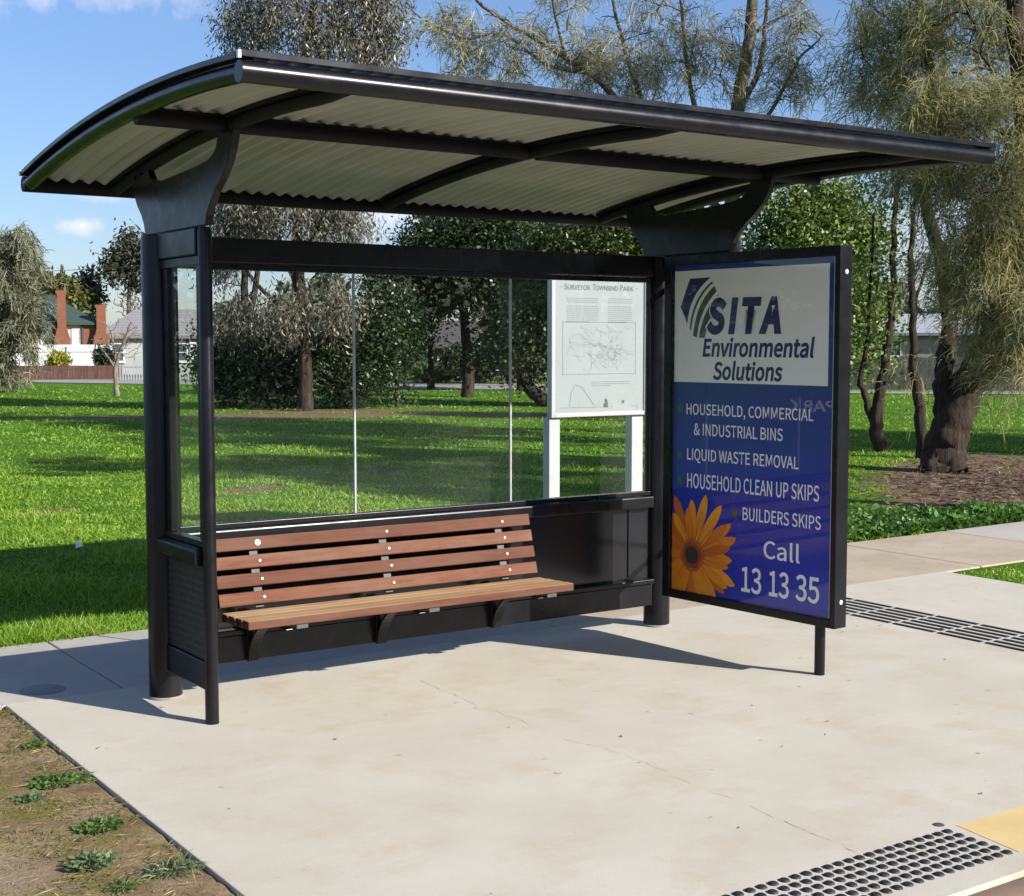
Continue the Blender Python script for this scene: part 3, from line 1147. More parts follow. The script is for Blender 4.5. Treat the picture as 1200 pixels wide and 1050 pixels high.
for r_, mcol, lift, jit in ((0.088, (0.55, 0.10, 0.01), 0.0052, 0.08), (0.070, (0.30, 0.055, 0.008), 0.0058, 0.08), (0.048, (0.03, 0.022, 0.014), 0.0064, 0.05)):
    b = MB()
    flat(b, disc(FC, r_, 40, jit), PN + lift)
    apart(b, 'flower_heart', simple('heart_%d' % int(r_ * 1000), mcol, scale=60, rough=0.6), poster)
b = MB()
b.box(U0 + 0.056, U1 - 0.033, -0.011, -0.007, Z0 + 0.043, Z1 - 0.051)
apart(b, 'cover_glass', M_glass2)
b = MB()
b.box(U1 - 0.0362, U1 - 0.0328, -0.012, -0.0015, Z0 + 0.05, Z1 - 0.055)
apart(b, 'pale_trim', M_seal)

# ------------------------------------------------------------------ park notice behind the glass
simple('dulled_white_paint', (0.48, 0.49, 0.485), (0.42, 0.43, 0.425), scale=5, rough=0.45)  # white of the notice posts and frame, toned down to grey
ps = thing('park_sign', 'white notice board with a park map on two white posts behind the shelter glass', 'sign', (4.2, 2.2, LAWN_Z))
PSI = Matrix.Translation(-Vector(ps.location))


def pspart(b, name, mat, parent=ps, **kw):
    o = b.build(name, mat, None, **kw)
    o.data.transform(PSI)
    o.parent = parent
    return o


for xa, xb in ((3.757, 3.855), (4.535, 4.645)):
    b = MB()
    b.box(xa, xb, 2.215, 2.295, LAWN_Z, 1.066)
    pspart(b, 'post', bpy.data.materials.get('dulled_white_paint') or M_white, bevel=0.005)
M_offw = bpy.data.materials['dulled_white_paint']
PX0, PX1, PZ0, PZ1 = 3.757, 4.665, 1.07, 2.16
b = MB()
b.box(PX0, PX0 + 0.032, 2.185, 2.245, PZ0, PZ1)
b.box(PX1 - 0.032, PX1, 2.185, 2.245, PZ0, PZ1)
b.box(PX0 + 0.032, PX1 - 0.032, 2.185, 2.245, PZ0, PZ0 + 0.032)
b.box(PX0 + 0.032, PX1 - 0.032, 2.185, 2.245, PZ1 - 0.032, PZ1)
pspart(b, 'frame', M_offw, bevel=0.006)
b = MB()
b.box(PX0 + 0.032, PX1 - 0.032, 2.200, 2.240, PZ0 + 0.032, PZ1 - 0.032)
board = pspart(b, 'board', simple('board_face', (0.33, 0.355, 0.36), (0.30, 0.325, 0.33), scale=2.5, rough=0.35))
M_ink = simple('grey_ink', (0.09, 0.10, 0.11), scale=30, rough=0.6)
M_ink2 = simple('pale_ink', (0.235, 0.25, 0.255), scale=30, rough=0.6)
IDM = Matrix.Identity(4)


def pstext(body, x0, x1, z0, z1, mat, **kw):
    return lettering(body, x0, x1, z0, z1, mat, 2.1985, board, M=IDM, inv=PSI, **kw)


pstext('S', 3.880, 3.905, 2.008, 2.052, M_ink)
pstext('URVEYOR', 3.910, 4.118, 2.008, 2.044, M_ink)
pstext('T', 4.140, 4.166, 2.008, 2.052, M_ink)
pstext('OWNSEND', 4.168, 4.378, 2.008, 2.044, M_ink)
pstext('P', 4.402, 4.426, 2.008, 2.052, M_ink)
pstext('ARK', 4.428, 4.532, 2.008, 2.044, M_ink)
b = MB()


def ink(x0, x1, z0, z1, n=2.1985):
    b.add([(x0, n, z0), (x1, n, z0), (x1, n, z1), (x0, n, z1)], [(0, 1, 2, 3)])


ink(3.840, 3.865, 2.026, 2.031)
ink(4.552, 4.578, 2.026, 2.031)
for col0, col1, rows in ((3.90, 4.20, 13), (4.285, 4.52, 13)):
    for r_ in range(rows):
        z = 1.945 - r_ * 0.0145
        if r_ == 3:
            continue
        x = col0
        end = col1 - (random.uniform(0.05, 0.15) if r_ == rows - 1 else random.uniform(0, 0.012))
        while x < end:
            wl = random.uniform(0.012, 0.032)
            ink(x, min(x + wl, end), z, z + 0.0048)
            x += wl + 0.006
for r_ in range(3):
    x = 4.13
    while x < 4.5 - (0.2 if r_ == 2 else 0):
        wl = random.uniform(0.012, 0.03)
        ink(x, x + wl, 1.325 - r_ * 0.014, 1.3295 - r_ * 0.014)
        x += wl + 0.006
pspart(b, 'body_text', M_ink2, board)['kind'] = 'stuff'
b = MB()
for (x0, x1, z0, z1) in ((3.865, 4.555, 1.770, 1.774), (3.865, 4.555, 1.385, 1.389), (3.865, 3.869, 1.385, 1.774), (4.551, 4.555, 1.385, 1.774)):
    ink(x0, x1, z0, z1)
for k in range(80):   # wandering map lines
    cx, cz = random.gauss(4.24, 0.17), random.gauss(1.58, 0.085)
    a = random.uniform(0, 6.28)
    px, pz = cx, cz
    for s in range(random.randint(4, 10)):
        a += random.gauss(0, 0.6)
        qx, qz = px + 0.022 * math.cos(a), pz + 0.016 * math.sin(a)
        if not (3.88 < qx < 4.54 and 1.40 < qz < 1.76):
            break
        w_ = 0.0007
        nx_, nz_ = -math.sin(a) * w_, math.cos(a) * w_
        b.add([(px - nx_, 2.1985, pz - nz_), (qx - nx_, 2.1985, qz - nz_), (qx + nx_, 2.1985, qz + nz_), (px + nx_, 2.1985, pz + nz_)], [(0, 1, 2, 3)])
        px, pz = qx, qz
pspart(b, 'map', M_ink2, board)
b = MB()
ink(3.84, 4.225, 1.138, 1.142)
ink(4.31, 4.335, 1.138, 1.142)
ink(4.52, 4.575, 1.138, 1.142)
ink(4.571, 4.575, 1.11, 1.142)
for (xa, za, xb, zb) in ((4.045, 1.29, 4.16, 1.15),):
    d_ = Vector((xb - xa, zb - za)).normalized() * 0.002
    b2_ = MB()
    b2_.add([(xa + d_.y, 2.1984, za - d_.x), (xb + d_.y, 2.1984, zb - d_.x), (xb - d_.y, 2.1984, zb + d_.x), (xa - d_.y, 2.1984, za + d_.x)], [(0, 1, 2, 3)])
    pspart(b2_, 'line_drawing', M_ink2, board)
for (xa, za, xb, zb) in ((3.93, 1.15, 3.945, 1.25), (3.945, 1.25, 3.98, 1.31), (3.98, 1.31, 4.045, 1.29)):
    d_ = Vector((xb - xa, zb - za)).normalized() * 0.002
    b.add([(xa + d_.y, 2.1984, za - d_.x), (xb + d_.y, 2.1984, zb - d_.x), (xb - d_.y, 2.1984, zb + d_.x), (xa - d_.y, 2.1984, za + d_.x)], [(0, 1, 2, 3)])
pspart(b, 'line_drawing', M_ink2, board)
b = MB()
b.add([(x, 2.1984, z) for x, z in ((4.245, 1.135), (4.292, 1.135), (4.288, 1.16), (4.282, 1.19), (4.268, 1.205), (4.255, 1.19), (4.262, 1.172), (4.248, 1.16))], [tuple(range(8))])
pspart(b, 'crest', M_ink, board)
b = MB()
b.add([(x, 2.1984, z) for x, z in ((4.420, 1.165), (4.432, 1.160), (4.446, 1.168), (4.448, 1.182), (4.438, 1.188), (4.434, 1.178), (4.426, 1.186))], [tuple(range(7))])
pspart(b, 'crest', M_ink, board)

# name sign standing in the park, left of the shelter (seen only mirrored in the panel glass)
ns = thing('park_name_sign', 'dark timber sign with white letters on two posts in the lawn left of the shelter', 'sign', (-3.0, 2.70, LAWN_Z), R(55))
b = MB()
b.box(-0.55, 0.55, -0.03, 0.03, 0.82, 1.16)
nb = b.build('board', simple('dark_timber', (0.06, 0.045, 0.03), (0.04, 0.03, 0.02), scale=6, rough=0.7, stretch=(0.3, 4, 4)), ns, bevel=0.006)
for x in (-0.42, 0.42):
    b = MB()
    b.box(x - 0.04, x + 0.04, 0.032, 0.11, 0, 1.20)
    b.build('post', bpy.data.materials['dark_timber'], ns, bevel=0.006)
lettering('PARK', -0.22, 0.22, 0.985, 1.10, M_white, -0.0315, nb, M=IDM, inv=IDM, bold=0.03)

# ------------------------------------------------------------------ tactile studs, bars and small ground things
M_stud = simple('black_polymer', (0.022, 0.022, 0.024), (0.014, 0.014, 0.016), scale=40, rough=0.6)
b = MB()
b.lathe([(0.0172, 0.0), (0.0172, 0.0014), (0.0150, 0.0042), (0.0118, 0.0062), (0.0065, 0.0069), (0.0015, 0.0070)], n=14)
stud0 = None
nst = 0
for j in range(6):
    for i in range(25):
        x, y = 1.501 - 0.0472 * i, -3.188 - 0.0462 * j
        pr = (x + 0.0, y)
        # only those that the picture can show
        dv = Vector((x - CAM.x, y - CAM.y))
        fx = dv.x * math.sin(YAW) + dv.y * math.cos(YAW)
        vz = 402 + FPX * 1.62 / fx
        if vz > 1105:
            continue
        if stud0 is None:
            stud0 = b.build('tactile_stud', M_stud, smooth=True)
            o = stud0
        else:
            o = stud0.copy()
            COL.objects.link(o)
        o.location = (x, y, 0.0)
        tag(o, 'small round black tactile stud set in rows on the concrete near the kerb', 'tactile stud', 'tactile studs by the kerb')
b = MB()
b.prism([(-0.0175, 0.0), (0.0175, 0.0), (0.012, 0.005), (-0.012, 0.005)], 1, -0.145, 0.145)
bar0 = None
for k in range(7):
    for i in range(6):
        if bar0 is None:
            bar0 = b.build('tactile_bar', M_stud, bevel=0.001)
            o = bar0
        else:
            o = bar0.copy()
            COL.objects.link(o)
        o.location = (4.082 + 0.076 * i, 0.06 - 0.3170 * k, 0.0005)
        tag(o, 'long black tactile bar in the six-line guide strip right of the advertising panel', 'tactile bar', 'tactile guide bars')
b = MB()
b.lathe([(0.019, 0.0), (0.019, 0.002), (0.015, 0.0035)], (1.531, -3.127, 0), 14)
tag(b.build('metal_disc', simple('dull_steel', (0.2, 0.19, 0.18), scale=40, rough=0.4, metallic=0.6), smooth=True), 'small dull metal survey disc beside the corner of the stud field', 'metal disc')
b = MB()
b.lathe([(0.105, 0.0), (0.105, 0.004), (0.10, 0.006)], (0, 0, 0), 24)
b.lathe([(0.012, 0.0061), (0.012, 0.009), (0.009, 0.010)], (0.055, 0, 0), 8)
o = b.build('drain_cover', simple('dark_iron', (0.26, 0.25, 0.235), (0.19, 0.18, 0.17), scale=30, rough=0.7), smooth=True)
o.location = (-0.43, 0.46, -0.0065)
tag(o, 'small round iron cover set in the shaded footpath beside the left post', 'drain cover')
b = MB()
b.add([(0, 0, 0), (0.05, 0.01, 0.01), (0.07, 0.05, 0.0), (0.02, 0.06, 0.012), (0.035, 0.03, 0.05), (0.01, 0.035, 0.035)], [(0, 1, 4), (1, 2, 4), (2, 3, 4), (3, 5, 4), (0, 4, 5), (0, 5, 3), (0, 3, 2, 1)])
o = b.build('paper_scrap', M_white)
o.location = (0.80, 3.95, float(lawn_h(0.80, 3.95)) + 0.035)
o.scale = (1.1, 1.1, 1.0)
tag(o, 'crumpled scrap of white paper lying on the shaded lawn', 'litter')


# ------------------------------------------------------------------ foliage tools
def unit(a):
    return a / np.maximum(np.linalg.norm(a, axis=1, keepdims=True), 1e-9)


def leaf_quads(c, d, l, w):
    """rhombic leaves: base points c, directions d, lengths l, widths w"""
    n = len(c)
    s = unit(np.cross(d, rng.normal(size=(n, 3))))
    l = l[:, None]
    w = w[:, None]
    nrm = np.cross(d, s)
    v = np.stack([c, c + d * l * 0.45 + s * w * 0.5 + nrm * w * 0.12, c + d * l, c + d * l * 0.45 - s * w * 0.5 + nrm * w * 0.12], 1).reshape(-1, 3)
    f = np.arange(4 * n).reshape(n, 4)
    return v, f


def strands(c, d, l, w, sag=0.5, seg=3):
    """drooping needle ribbons"""
    n = len(c)
    s = unit(np.cross(d, rng.normal(size=(n, 3))))
    pts_ = []
    p_ = c.copy()
    dd = d.copy()
    step = (l / seg)[:, None]
    for i in range(seg + 1):
        wd = (w * (1.0 if i < seg else 0.35))[:, None] * 0.5
        pts_.append(p_ - s * wd)
        pts_.append(p_ + s * wd)
        dd = unit(dd + np.array([0, 0, -sag]))
        p_ = p_ + dd * step
    k = 2 * (seg + 1)
    v = np.stack(pts_, 1).reshape(-1, 3)
    base = (np.arange(n) * k)[:, None, None]
    q_ = np.array([[2 * i, 2 * i + 1, 2 * i + 3, 2 * i + 2] for i in range(seg)])[None]
    f = (base + q_).reshape(-1, 4)
    return v, f


def in_blob(n, c, r, shell=0.45):
    d = unit(rng.normal(size=(n, 3)))
    rad = rng.random(n) ** shell
    return np.array(c) + d * rad[:, None] * np.array(r)


class Skel:
    def __init__(self):
        self.paths = []       # (pts, radii)
        self.nodes = []

    def trunk(self, pts_, r0, r1, sub=5, wob=0.10):
        P_ = [np.array(p_, float) for p_ in pts_]
        out = []
        for i in range(len(P_) - 1):
            pm = P_[max(i - 1, 0)]
            pn = P_[min(i + 2, len(P_) - 1)]
            for k in range(sub):
                t_ = k / sub
                a = P_[i]
                b_ = P_[i + 1]
                # catmull-rom
                q_ = 0.5 * ((2 * a) + (-pm + b_) * t_ + (2 * pm - 5 * a + 4 * b_ - pn) * t_ ** 2 + (-pm + 3 * a - 3 * b_ + pn) * t_ ** 3)
                out.append(q_ + rng.normal(0, wob * min(r0, 0.12), 3) * (0 if (i == 0 and k == 0) else 1))
        out.append(P_[-1])
        n = len(out)
        rad = [r0 + (r1 - r0) * (i / (n - 1)) ** 0.8 for i in range(n)]
        self.paths.append((out, rad))
        self.nodes += out
        return out

    def grow(self, targets, r_tip, r_base, droop=0.0, wob=0.05, up=0.6, keep_nodes=True):
        """join every target to the nearest lower / inner node"""
        targets = sorted(list(targets), key=lambda q_: min(np.linalg.norm(q_ - nd) for nd in self.nodes[::3]))
        for q_ in targets:
            N = np.array(self.nodes)
            d = np.linalg.norm(N - q_, axis=1)
            cost = d + up * np.maximum(0, N[:, 2] - q_[2] + 0.25 * d)
            a = N[int(np.argmin(cost))]
            dist = np.linalg.norm(q_ - a)
            if dist < 0.05:
                continue
            mid = (a + q_) / 2 + np.array([0, 0, 0.14 * dist]) + rng.normal(0, 0.07 * dist, 3)
            n = 6
            path = []
            for i in range(n + 1):
                t_ = i / n
                p_ = (1 - t_) ** 2 * a + 2 * t_ * (1 - t_) * mid + t_ * t_ * q_
                if 0 < i < n:
                    p_ = p_ + rng.normal(0, wob * dist / n, 3)
                path.append(p_)
            rb = r_base * min(1.0, (dist / 2.0) ** 0.5)
            rad = [max(r_tip, rb + (r_tip - rb) * (i / n) ** 0.7) for i in range(n + 1)]
            self.paths.append((path, rad))
            self.nodes += path[1:] if keep_nodes else []

    def mesh(self, name, mat, parent, sides=6, rough=0.0):
        b = MB()
        for pts_, rad in self.paths:
            ns_ = 12 if rad[0] > 0.1 else (6 if rad[0] > 0.02 else 4)
            if rough and rad[0] > 0.1:
                rad = [r_ * (1 + rng.normal(0, rough)) for r_ in rad]
            b.tube(pts_, rad, ns_, cap=False)
        me = bpy.data.meshes.new(name)
        V = np.array(b.v) - np.array(parent.location)
        F = np.array(b.f)
        o = np_mesh(name, V, F, mat, parent, smooth=True)
        return o


def bark(name, a, b_, scale=6, bk=0.8):
    m, t, p = new_mat(name)
    f = noise(t, scale, 7, 0.7, stretch=(2.2, 2.2, 0.35))
    t.links.new(ramp(t, f, ((0.32, b_), (0.66, a))), p.inputs['Base Color'])
    p.inputs['Roughness'].default_value = 0.95
    p.inputs['Specular IOR Level'].default_value = 0.1
    bump(t, p, f, bk, 0.05)
    return m


M_bark_dark = bark('dark_bark', (0.085, 0.064, 0.050), (0.020, 0.015, 0.012), 7, 1.0)
M_bark_grey = bark('grey_bark', (0.20, 0.175, 0.15), (0.07, 0.058, 0.048), 6)
M_bark_pale = bark('pale_bark', (0.34, 0.29, 0.23), (0.12, 0.095, 0.07), 6)

M_euc = leaf_mat('eucalypt_leaf', ((0.0, (0.085, 0.085, 0.06)), (0.45, (0.155, 0.15, 0.10)), (0.8, (0.25, 0.23, 0.17)), (1.0, (0.34, 0.27, 0.20))), 0.22, 0.40, 0.5)
M_dark = leaf_mat('dark_evergreen_leaf', ((0.0, (0.013, 0.025, 0.008)), (0.6, (0.030, 0.054, 0.015)), (1.0, (0.085, 0.115, 0.032))), 0.22, 0.38, 0.5)
M_mid = leaf_mat('mid_green_leaf', ((0.0, (0.020, 0.036, 0.009)), (0.55, (0.055, 0.088, 0.020)), (1.0, (0.16, 0.195, 0.052))), 0.25, 0.4, 0.45)
M_bright = leaf_mat('bright_green_leaf', ((0.0, (0.045, 0.08, 0.013)), (0.5, (0.13, 0.20, 0.04)), (1.0, (0.32, 0.38, 0.10))), 0.3, 0.4, 0.45)
M_cas = leaf_mat('sheoak_needle', ((0.0, (0.115, 0.13, 0.075)), (0.43, (0.265, 0.275, 0.135)), (0.72, (0.45, 0.41, 0.175)), (1.0, (0.66, 0.52, 0.20))), 0.5, 0.6, 0.2, clump=0.75)
M_cas2 = leaf_mat('pale_sheoak_needle', ((0.0, (0.17, 0.165, 0.10)), (0.5, (0.33, 0.31, 0.18)), (1.0, (0.52, 0.46, 0.24))), 0.25, 0.6, 0.2)
M_cas3 = leaf_mat('grey_green_needle', ((0.0, (0.11, 0.12, 0.08)), (0.5, (0.21, 0.215, 0.14)), (1.0, (0.36, 0.34, 0.20))), 0.3, 0.6, 0.2)
M_olive = leaf_mat('olive_leaf', ((0.0, (0.06, 0.065, 0.014)), (0.6, (0.115, 0.115, 0.026)), (1.0, (0.17, 0.16, 0.045))), 0.25, 0.5, 0.3)
M_fargreen = leaf_mat('far_grey_green_leaf', ((0.0, (0.035, 0.045, 0.027)), (0.6, (0.08, 0.09, 0.056)), (1.0, (0.16, 0.16, 0.10))), 0.2, 0.5, 0.3)
M_yel = leaf_mat('yellow_green_leaf', ((0.0, (0.20, 0.20, 0.03)), (1.0, (0.42, 0.38, 0.06))), 0.3)
M_twig = leaf_mat('brown_twig', ((0.0, (0.10, 0.07, 0.055)), (1.0, (0.22, 0.16, 0.13))), 0.05, 0.8, 0.1)


def blob3(u, v, d, ru, rv, rd=None):
    c = pt(u, v, d)
    k = d / FPX
    rx = ru * k
    return (np.array(c), np.array([rx, (rd if rd is not None else rx), rv * k]))


def make_tree(name, label, cat, base, trunks, blobs, kind, leafmat, barkmat, group=None, per_clump=60, clump_r=0.5, density=1.0,
              leaf=(0.10, 0.03), r_tip=0.006, r_branch=0.03, rough=0.0, up=0.6, wob=0.05, sag=0.5, shell=0.45):
    root = thing(name, label, cat, base, 0, group)
    loc = np.array(root.location)
    sk = Skel()
    for pts_, r0, r1 in trunks:
        sk.trunk(pts_, r0, r1)
    allc = []
    for c, r, n in blobs:
        q_ = in_blob(int(n * density), c, r, shell)
        q_ = q_[q_[:, 2] > 0.15]
        allc.append(q_)
    allc = np.concatenate(allc)
    sk.grow(allc, r_tip, r_branch, up=up, wob=wob)
    sk.mesh('trunk', barkmat, root, rough=rough)
    if kind == 'bare':
        return root
    N = len(allc) * per_clump
    cc = np.repeat(allc, per_clump, 0)
    jit = rng.normal(size=(N, 3)) * clump_r
    l = leaf[0] * rng.uniform(0.6, 1.35, N)
    wv = leaf[1] * rng.uniform(0.7, 1.3, N)
    if kind == 'droop':       # hanging lance leaves
        cc = cc + jit * np.array([0.8, 0.8, 1.0])
        d = unit(rng.normal(size=(N, 3)) * np.array([0.55, 0.55, 0.35]) + np.array([0, 0, -0.85]))
        V, F = leaf_quads(cc, d, l, wv)
    elif kind == 'needle':
        cd_ = np.repeat(unit(rng.normal(size=(len(allc), 3)) * np.array([1, 1, 0.45])), per_clump, 0)
        along = rng.random(N)[:, None] * clump_r * 1.9
        drop = np.zeros((N, 3))
        drop[:, 2] = -(along[:, 0] ** 2) * 0.35 / max(clump_r, 0.1)
        cc = cc + cd_ * along + drop + jit * 0.30
        d = unit(cd_ * 0.75 + rng.normal(size=(N, 3)) * 0.62)
        V, F = strands(cc, d, l, wv, sag)
    else:                     # broad leaves, all ways
        cc = cc + jit
        d = unit(rng.normal(size=(N, 3)) + np.array([0, 0, -0.15]))
        V, F = leaf_quads(cc, d, l, wv)
    keep = None
    np_mesh('crown', V - loc, F, leafmat, root)
    return root


# ------------------------------------------------------------------ big she-oak on the right
b0 = spot(1107, 18.05, LAWN_Z)
T = lambda u, v, d=18.05: tuple(pt(u, v, d))
make_tree('sheoak_tree', 'big leaning she-oak with forked dark trunk and golden drooping needles at the right edge', 'tree', b0,
          [([tuple(b0), T(1109, 525), T(1117, 495), T(1132, 455), T(1150, 420, 17.8), T(1170, 375, 17.7), T(1186, 300, 17.6), T(1195, 180, 17.6), T(1180, 40, 17.6), T(1170, -120, 17.6)], 0.31, 0.09),
           ([T(1112, 515), T(1106, 470, 18.1), T(1106, 425, 18.2), T(1110, 375, 18.4), T(1098, 300, 18.8), T(1078, 230, 19), T(1085, 120, 19), T(1070, 20, 19), T(1060, -90, 19)], 0.15, 0.045),
           ([T(1140, 445), T(1170, 425, 17.6), T(1215, 405, 17.2), T(1265, 360, 17), T(1300, 290, 16.6)], 0.17, 0.07),
           ([T(1090, 556, 17.95), T(1098, 540, 17.95), T(1110, 505, 18)], 0.17, 0.14),
           ([T(1124, 556, 17.85), T(1118, 540, 17.9), T(1118, 505, 18)], 0.16, 0.16)],
          [(*blob3(1055, 20, 19, 75, 60), 46), (*blob3(1140, 20, 18, 80, 60), 46), (*blob3(1005, 70, 19, 36, 38), 18), (*blob3(1030, 105, 19, 40, 34), 14),
           (*blob3(1100, 125, 17.4, 50, 45), 34), (*blob3(1165, 130, 17.2, 60, 55), 40), (*blob3(1085, 185, 17.4, 42, 40), 26), (*blob3(1150, 215, 17, 50, 50), 36),
           (*blob3(1120, 290, 17.2, 38, 45), 24), (*blob3(1180, 300, 16.8, 45, 55), 32), (*blob3(1165, 365, 16.9, 42, 25), 12), (*blob3(1100, 330, 17.6, 22, 30), 8),
           (*blob3(1215, 355, 16.6, 40, 40), 30), (*blob3(1195, 410, 16.4, 26, 16), 10), (*blob3(1195, 235, 16.6, 40, 40), 26), (*blob3(1075, 150, 17.6, 34, 34), 18), (*blob3(1260, 120, 17, 70, 100), 22), (*blob3(1270, 280, 16.6, 60, 60), 14), (*blob3(1100, -90, 18, 140, 60), 30)],
          'needle', M_cas, M_bark_dark, per_clump=125, clump_r=0.28, leaf=(0.20, 0.0085), density=0.86, r_tip=0.005, r_branch=0.045, rough=0.008, sag=0.32, shell=0.5)

# slender neighbours of the she-oak
b0 = spot(1034, 21.4, LAWN_Z)
T = lambda u, v, d=21.4: tuple(pt(u, v, d))
make_tree('slender_tree', 'slender young tree forking low into two thin stems with sparse green leaves', 'tree', b0,
          [([tuple(b0), T(1028, 505), T(1030, 470), T(1036, 430), T(1042, 370), T(1044, 300), T(1046, 210), T(1050, 120)], 0.13, 0.02),
           ([T(1027, 505), T(1016, 470), T(1008, 445), T(1015, 400), T(1018, 330), T(1020, 250)], 0.07, 0.018)],
          [(*blob3(1030, 330, 21.4, 32, 70), 26), (*blob3(1045, 230, 21.4, 30, 50), 16), (*blob3(1012, 400, 21.4, 16, 45), 12)],
          'broad', M_bright, M_bark_dark, per_clump=26, clump_r=0.26, leaf=(0.085, 0.05), r_tip=0.004, r_branch=0.014, up=1.0)
b0 = spot(1082, 20.2, LAWN_Z)
T = lambda u, v, d=20.2: tuple(pt(u, v, d))
make_tree('bare_slender_tree', 'thin dark bare stem rising just left of the big she-oak trunk', 'tree', b0,
          [([tuple(b0), T(1078, 480), T(1070, 430), T(1068, 370), T(1064, 300), T(1068, 220), T(1072, 150)], 0.10, 0.02),
           ([T(1068, 360), T(1080, 320), T(1090, 290)], 0.03, 0.012)],
          [(*blob3(1070, 280, 20.2, 30, 70), 40), (*blob3(1075, 440, 20, 22, 40), 16)],
          'needle', M_cas, M_bark_dark, per_clump=5, clump_r=0.3, leaf=(0.25, 0.010), r_tip=0.004, r_branch=0.013, up=1.0)

# bright broadleaf tree behind the advertising panel
b0 = spot(955, 29, LAWN_Z)
T = lambda u, v, d=29: tuple(pt(u, v, d))
make_tree('broadleaf_tree', 'rounded bright green broadleaf tree rising behind the advertising panel', 'tree', b0,
          [([tuple(b0), T(955, 460), T(950, 400), T(950, 320), T(945, 250)], 0.16, 0.05)],
          [(*blob3(945, 265, 29, 62, 50), 90), (*blob3(985, 250, 29, 36, 34), 34), (*blob3(960, 225, 29, 26, 22), 22), (*blob3(1012, 275, 29, 20, 26), 20), (*blob3(1000, 320, 29.5, 38, 55), 50), (*blob3(1010, 400, 30, 40, 40), 34), (*blob3(900, 300, 29, 45, 45), 40),
           (*blob3(930, 380, 29, 60, 60), 30)],
          'broad', M_bright, M_bark_grey, per_clump=105, clump_r=0.25, leaf=(0.105, 0.06), r_tip=0.006, r_branch=0.03, density=0.62, shell=0.3)

# wispy, half-bare she-oak above the roof
b0 = spot(856, 25, LAWN_Z)
T = lambda u, v, d=25: tuple(pt(u, v, d))
make_tree('wispy_sheoak_tree', 'tall half-bare she-oak with arching pale branches and thin wisps above the roof', 'tree', b0,
          [([tuple(b0), T(858, 400), T(856, 250), T(860, 130), T(872, 60), T(878, -20), T(885, -140)], 0.19, 0.08),
           ([T(858, 300), T(800, 220), T(715, 110), T(660, 65), T(600, 30), T(560, 0), T(540, -40)], 0.10, 0.02),
           ([T(690, 85), T(640, 75), T(590, 40), T(545, 45), T(495, 20), T(478, 0)], 0.045, 0.01),
           ([T(662, 66), T(650, 20), T(640, -40)], 0.035, 0.012),
           ([T(858, 260), T(780, 180), T(740, 90), T(720, 20), T(700, -60)], 0.075, 0.02),
           ([T(858, 220), T(815, 140), T(800, 60), T(790, -40)], 0.07, 0.02),
           ([T(862, 130), T(885, 80), T(892, 20), T(900, -60)], 0.07, 0.02),
           ([T(858, 200), T(905, 120), T(930, 70), T(950, 50), T(958, 40)], 0.05, 0.01),
           ([T(875, 40), T(900, 25), T(925, 10), T(945, -20)], 0.04, 0.01)],
          [(*blob3(565, 60, 25, 60, 50), 60), (*blob3(520, 30, 25, 35, 30), 26), (*blob3(640, 60, 25, 60, 50), 56), (*blob3(710, 80, 25, 60, 50), 66), (*blob3(780, 60, 25, 60, 70), 80),
           (*blob3(840, 70, 25, 40, 60), 46), (*blob3(920, 80, 25, 36, 50), 50), (*blob3(930, 20, 25, 30, 30), 24), (*blob3(700, -40, 25, 120, 60), 70), (*blob3(690, 150, 25.5, 120, 50), 50)],
          'needle', M_cas2, M_bark_grey, per_clump=44, clump_r=0.26, leaf=(0.26, 0.010), r_tip=0.0065, r_branch=0.032, up=0.9, wob=0.10, sag=0.3, density=0.72)

# tall eucalypt on the left behind the shelter
b0 = spot(357, 34.2, LAWN_Z)
T = lambda u, v, d=34.2: tuple(pt(u, v, d))
make_tree('eucalyptus_tree', 'tall grey-green eucalyptus with drooping leaves and a dark trunk behind the bench glass', 'tree', b0,
          [([tuple(b0), T(358, 440), T(356, 390), T(352, 320), T(350, 220), T(360, 120), T(370, 20), T(380, -90)], 0.20, 0.06),
           ([T(355, 350), T(325, 270), T(310, 180), T(300, 60)], 0.10, 0.03), ([T(353, 300), T(395, 220), T(420, 120), T(440, 20)], 0.10, 0.03),
           ([T(356, 380), T(300, 330), T(275, 280)], 0.08, 0.03)],
          [(*blob3(375, 10, 34, 80, 60), 84), (*blob3(300, 30, 34, 36, 45), 34), (*blob3(450, 25, 34, 34, 48), 34), (*blob3(400, 70, 34, 60, 40), 40), (*blob3(310, 180, 34, 60, 60), 50),
           (*blob3(390, 170, 34, 70, 70), 60), (*blob3(330, 255, 34, 60, 34), 54), (*blob3(395, 255, 34, 40, 34), 34), (*blob3(270, 270, 34, 30, 36), 22), (*blob3(335, 375, 34, 34, 26), 22),
           (*blob3(275, 375, 34.5, 30, 26), 14), (*blob3(395, 365, 34, 26, 28), 14), (*blob3(370, -70, 34, 90, 50), 40)],
          'droop', M_euc, M_bark_dark, per_clump=105, clump_r=0.27, leaf=(0.15, 0.034), r_tip=0.010, r_branch=0.05)
b0 = spot(295, 37, LAWN_Z)
T = lambda u, v, d=37: tuple(pt(u, v, d))
make_tree('eucalyptus_tree', 'slimmer dark eucalyptus with two bare upper stems left of the tall one behind the glass', 'tree', b0,
          [([tuple(b0), T(292, 420), T(288, 350), T(290, 280), T(284, 200)], 0.16, 0.06), ([T(290, 380), T(302, 330), T(306, 270), T(300, 200)], 0.10, 0.04)],
          [(*blob3(285, 230, 37, 50, 40), 40), (*blob3(265, 300, 37, 26, 40), 22), (*blob3(310, 400, 37, 40, 30), 30)],
          'droop', M_euc, M_bark_dark, per_clump=100, clump_r=0.27, leaf=(0.15, 0.034), r_tip=0.010, r_branch=0.04)

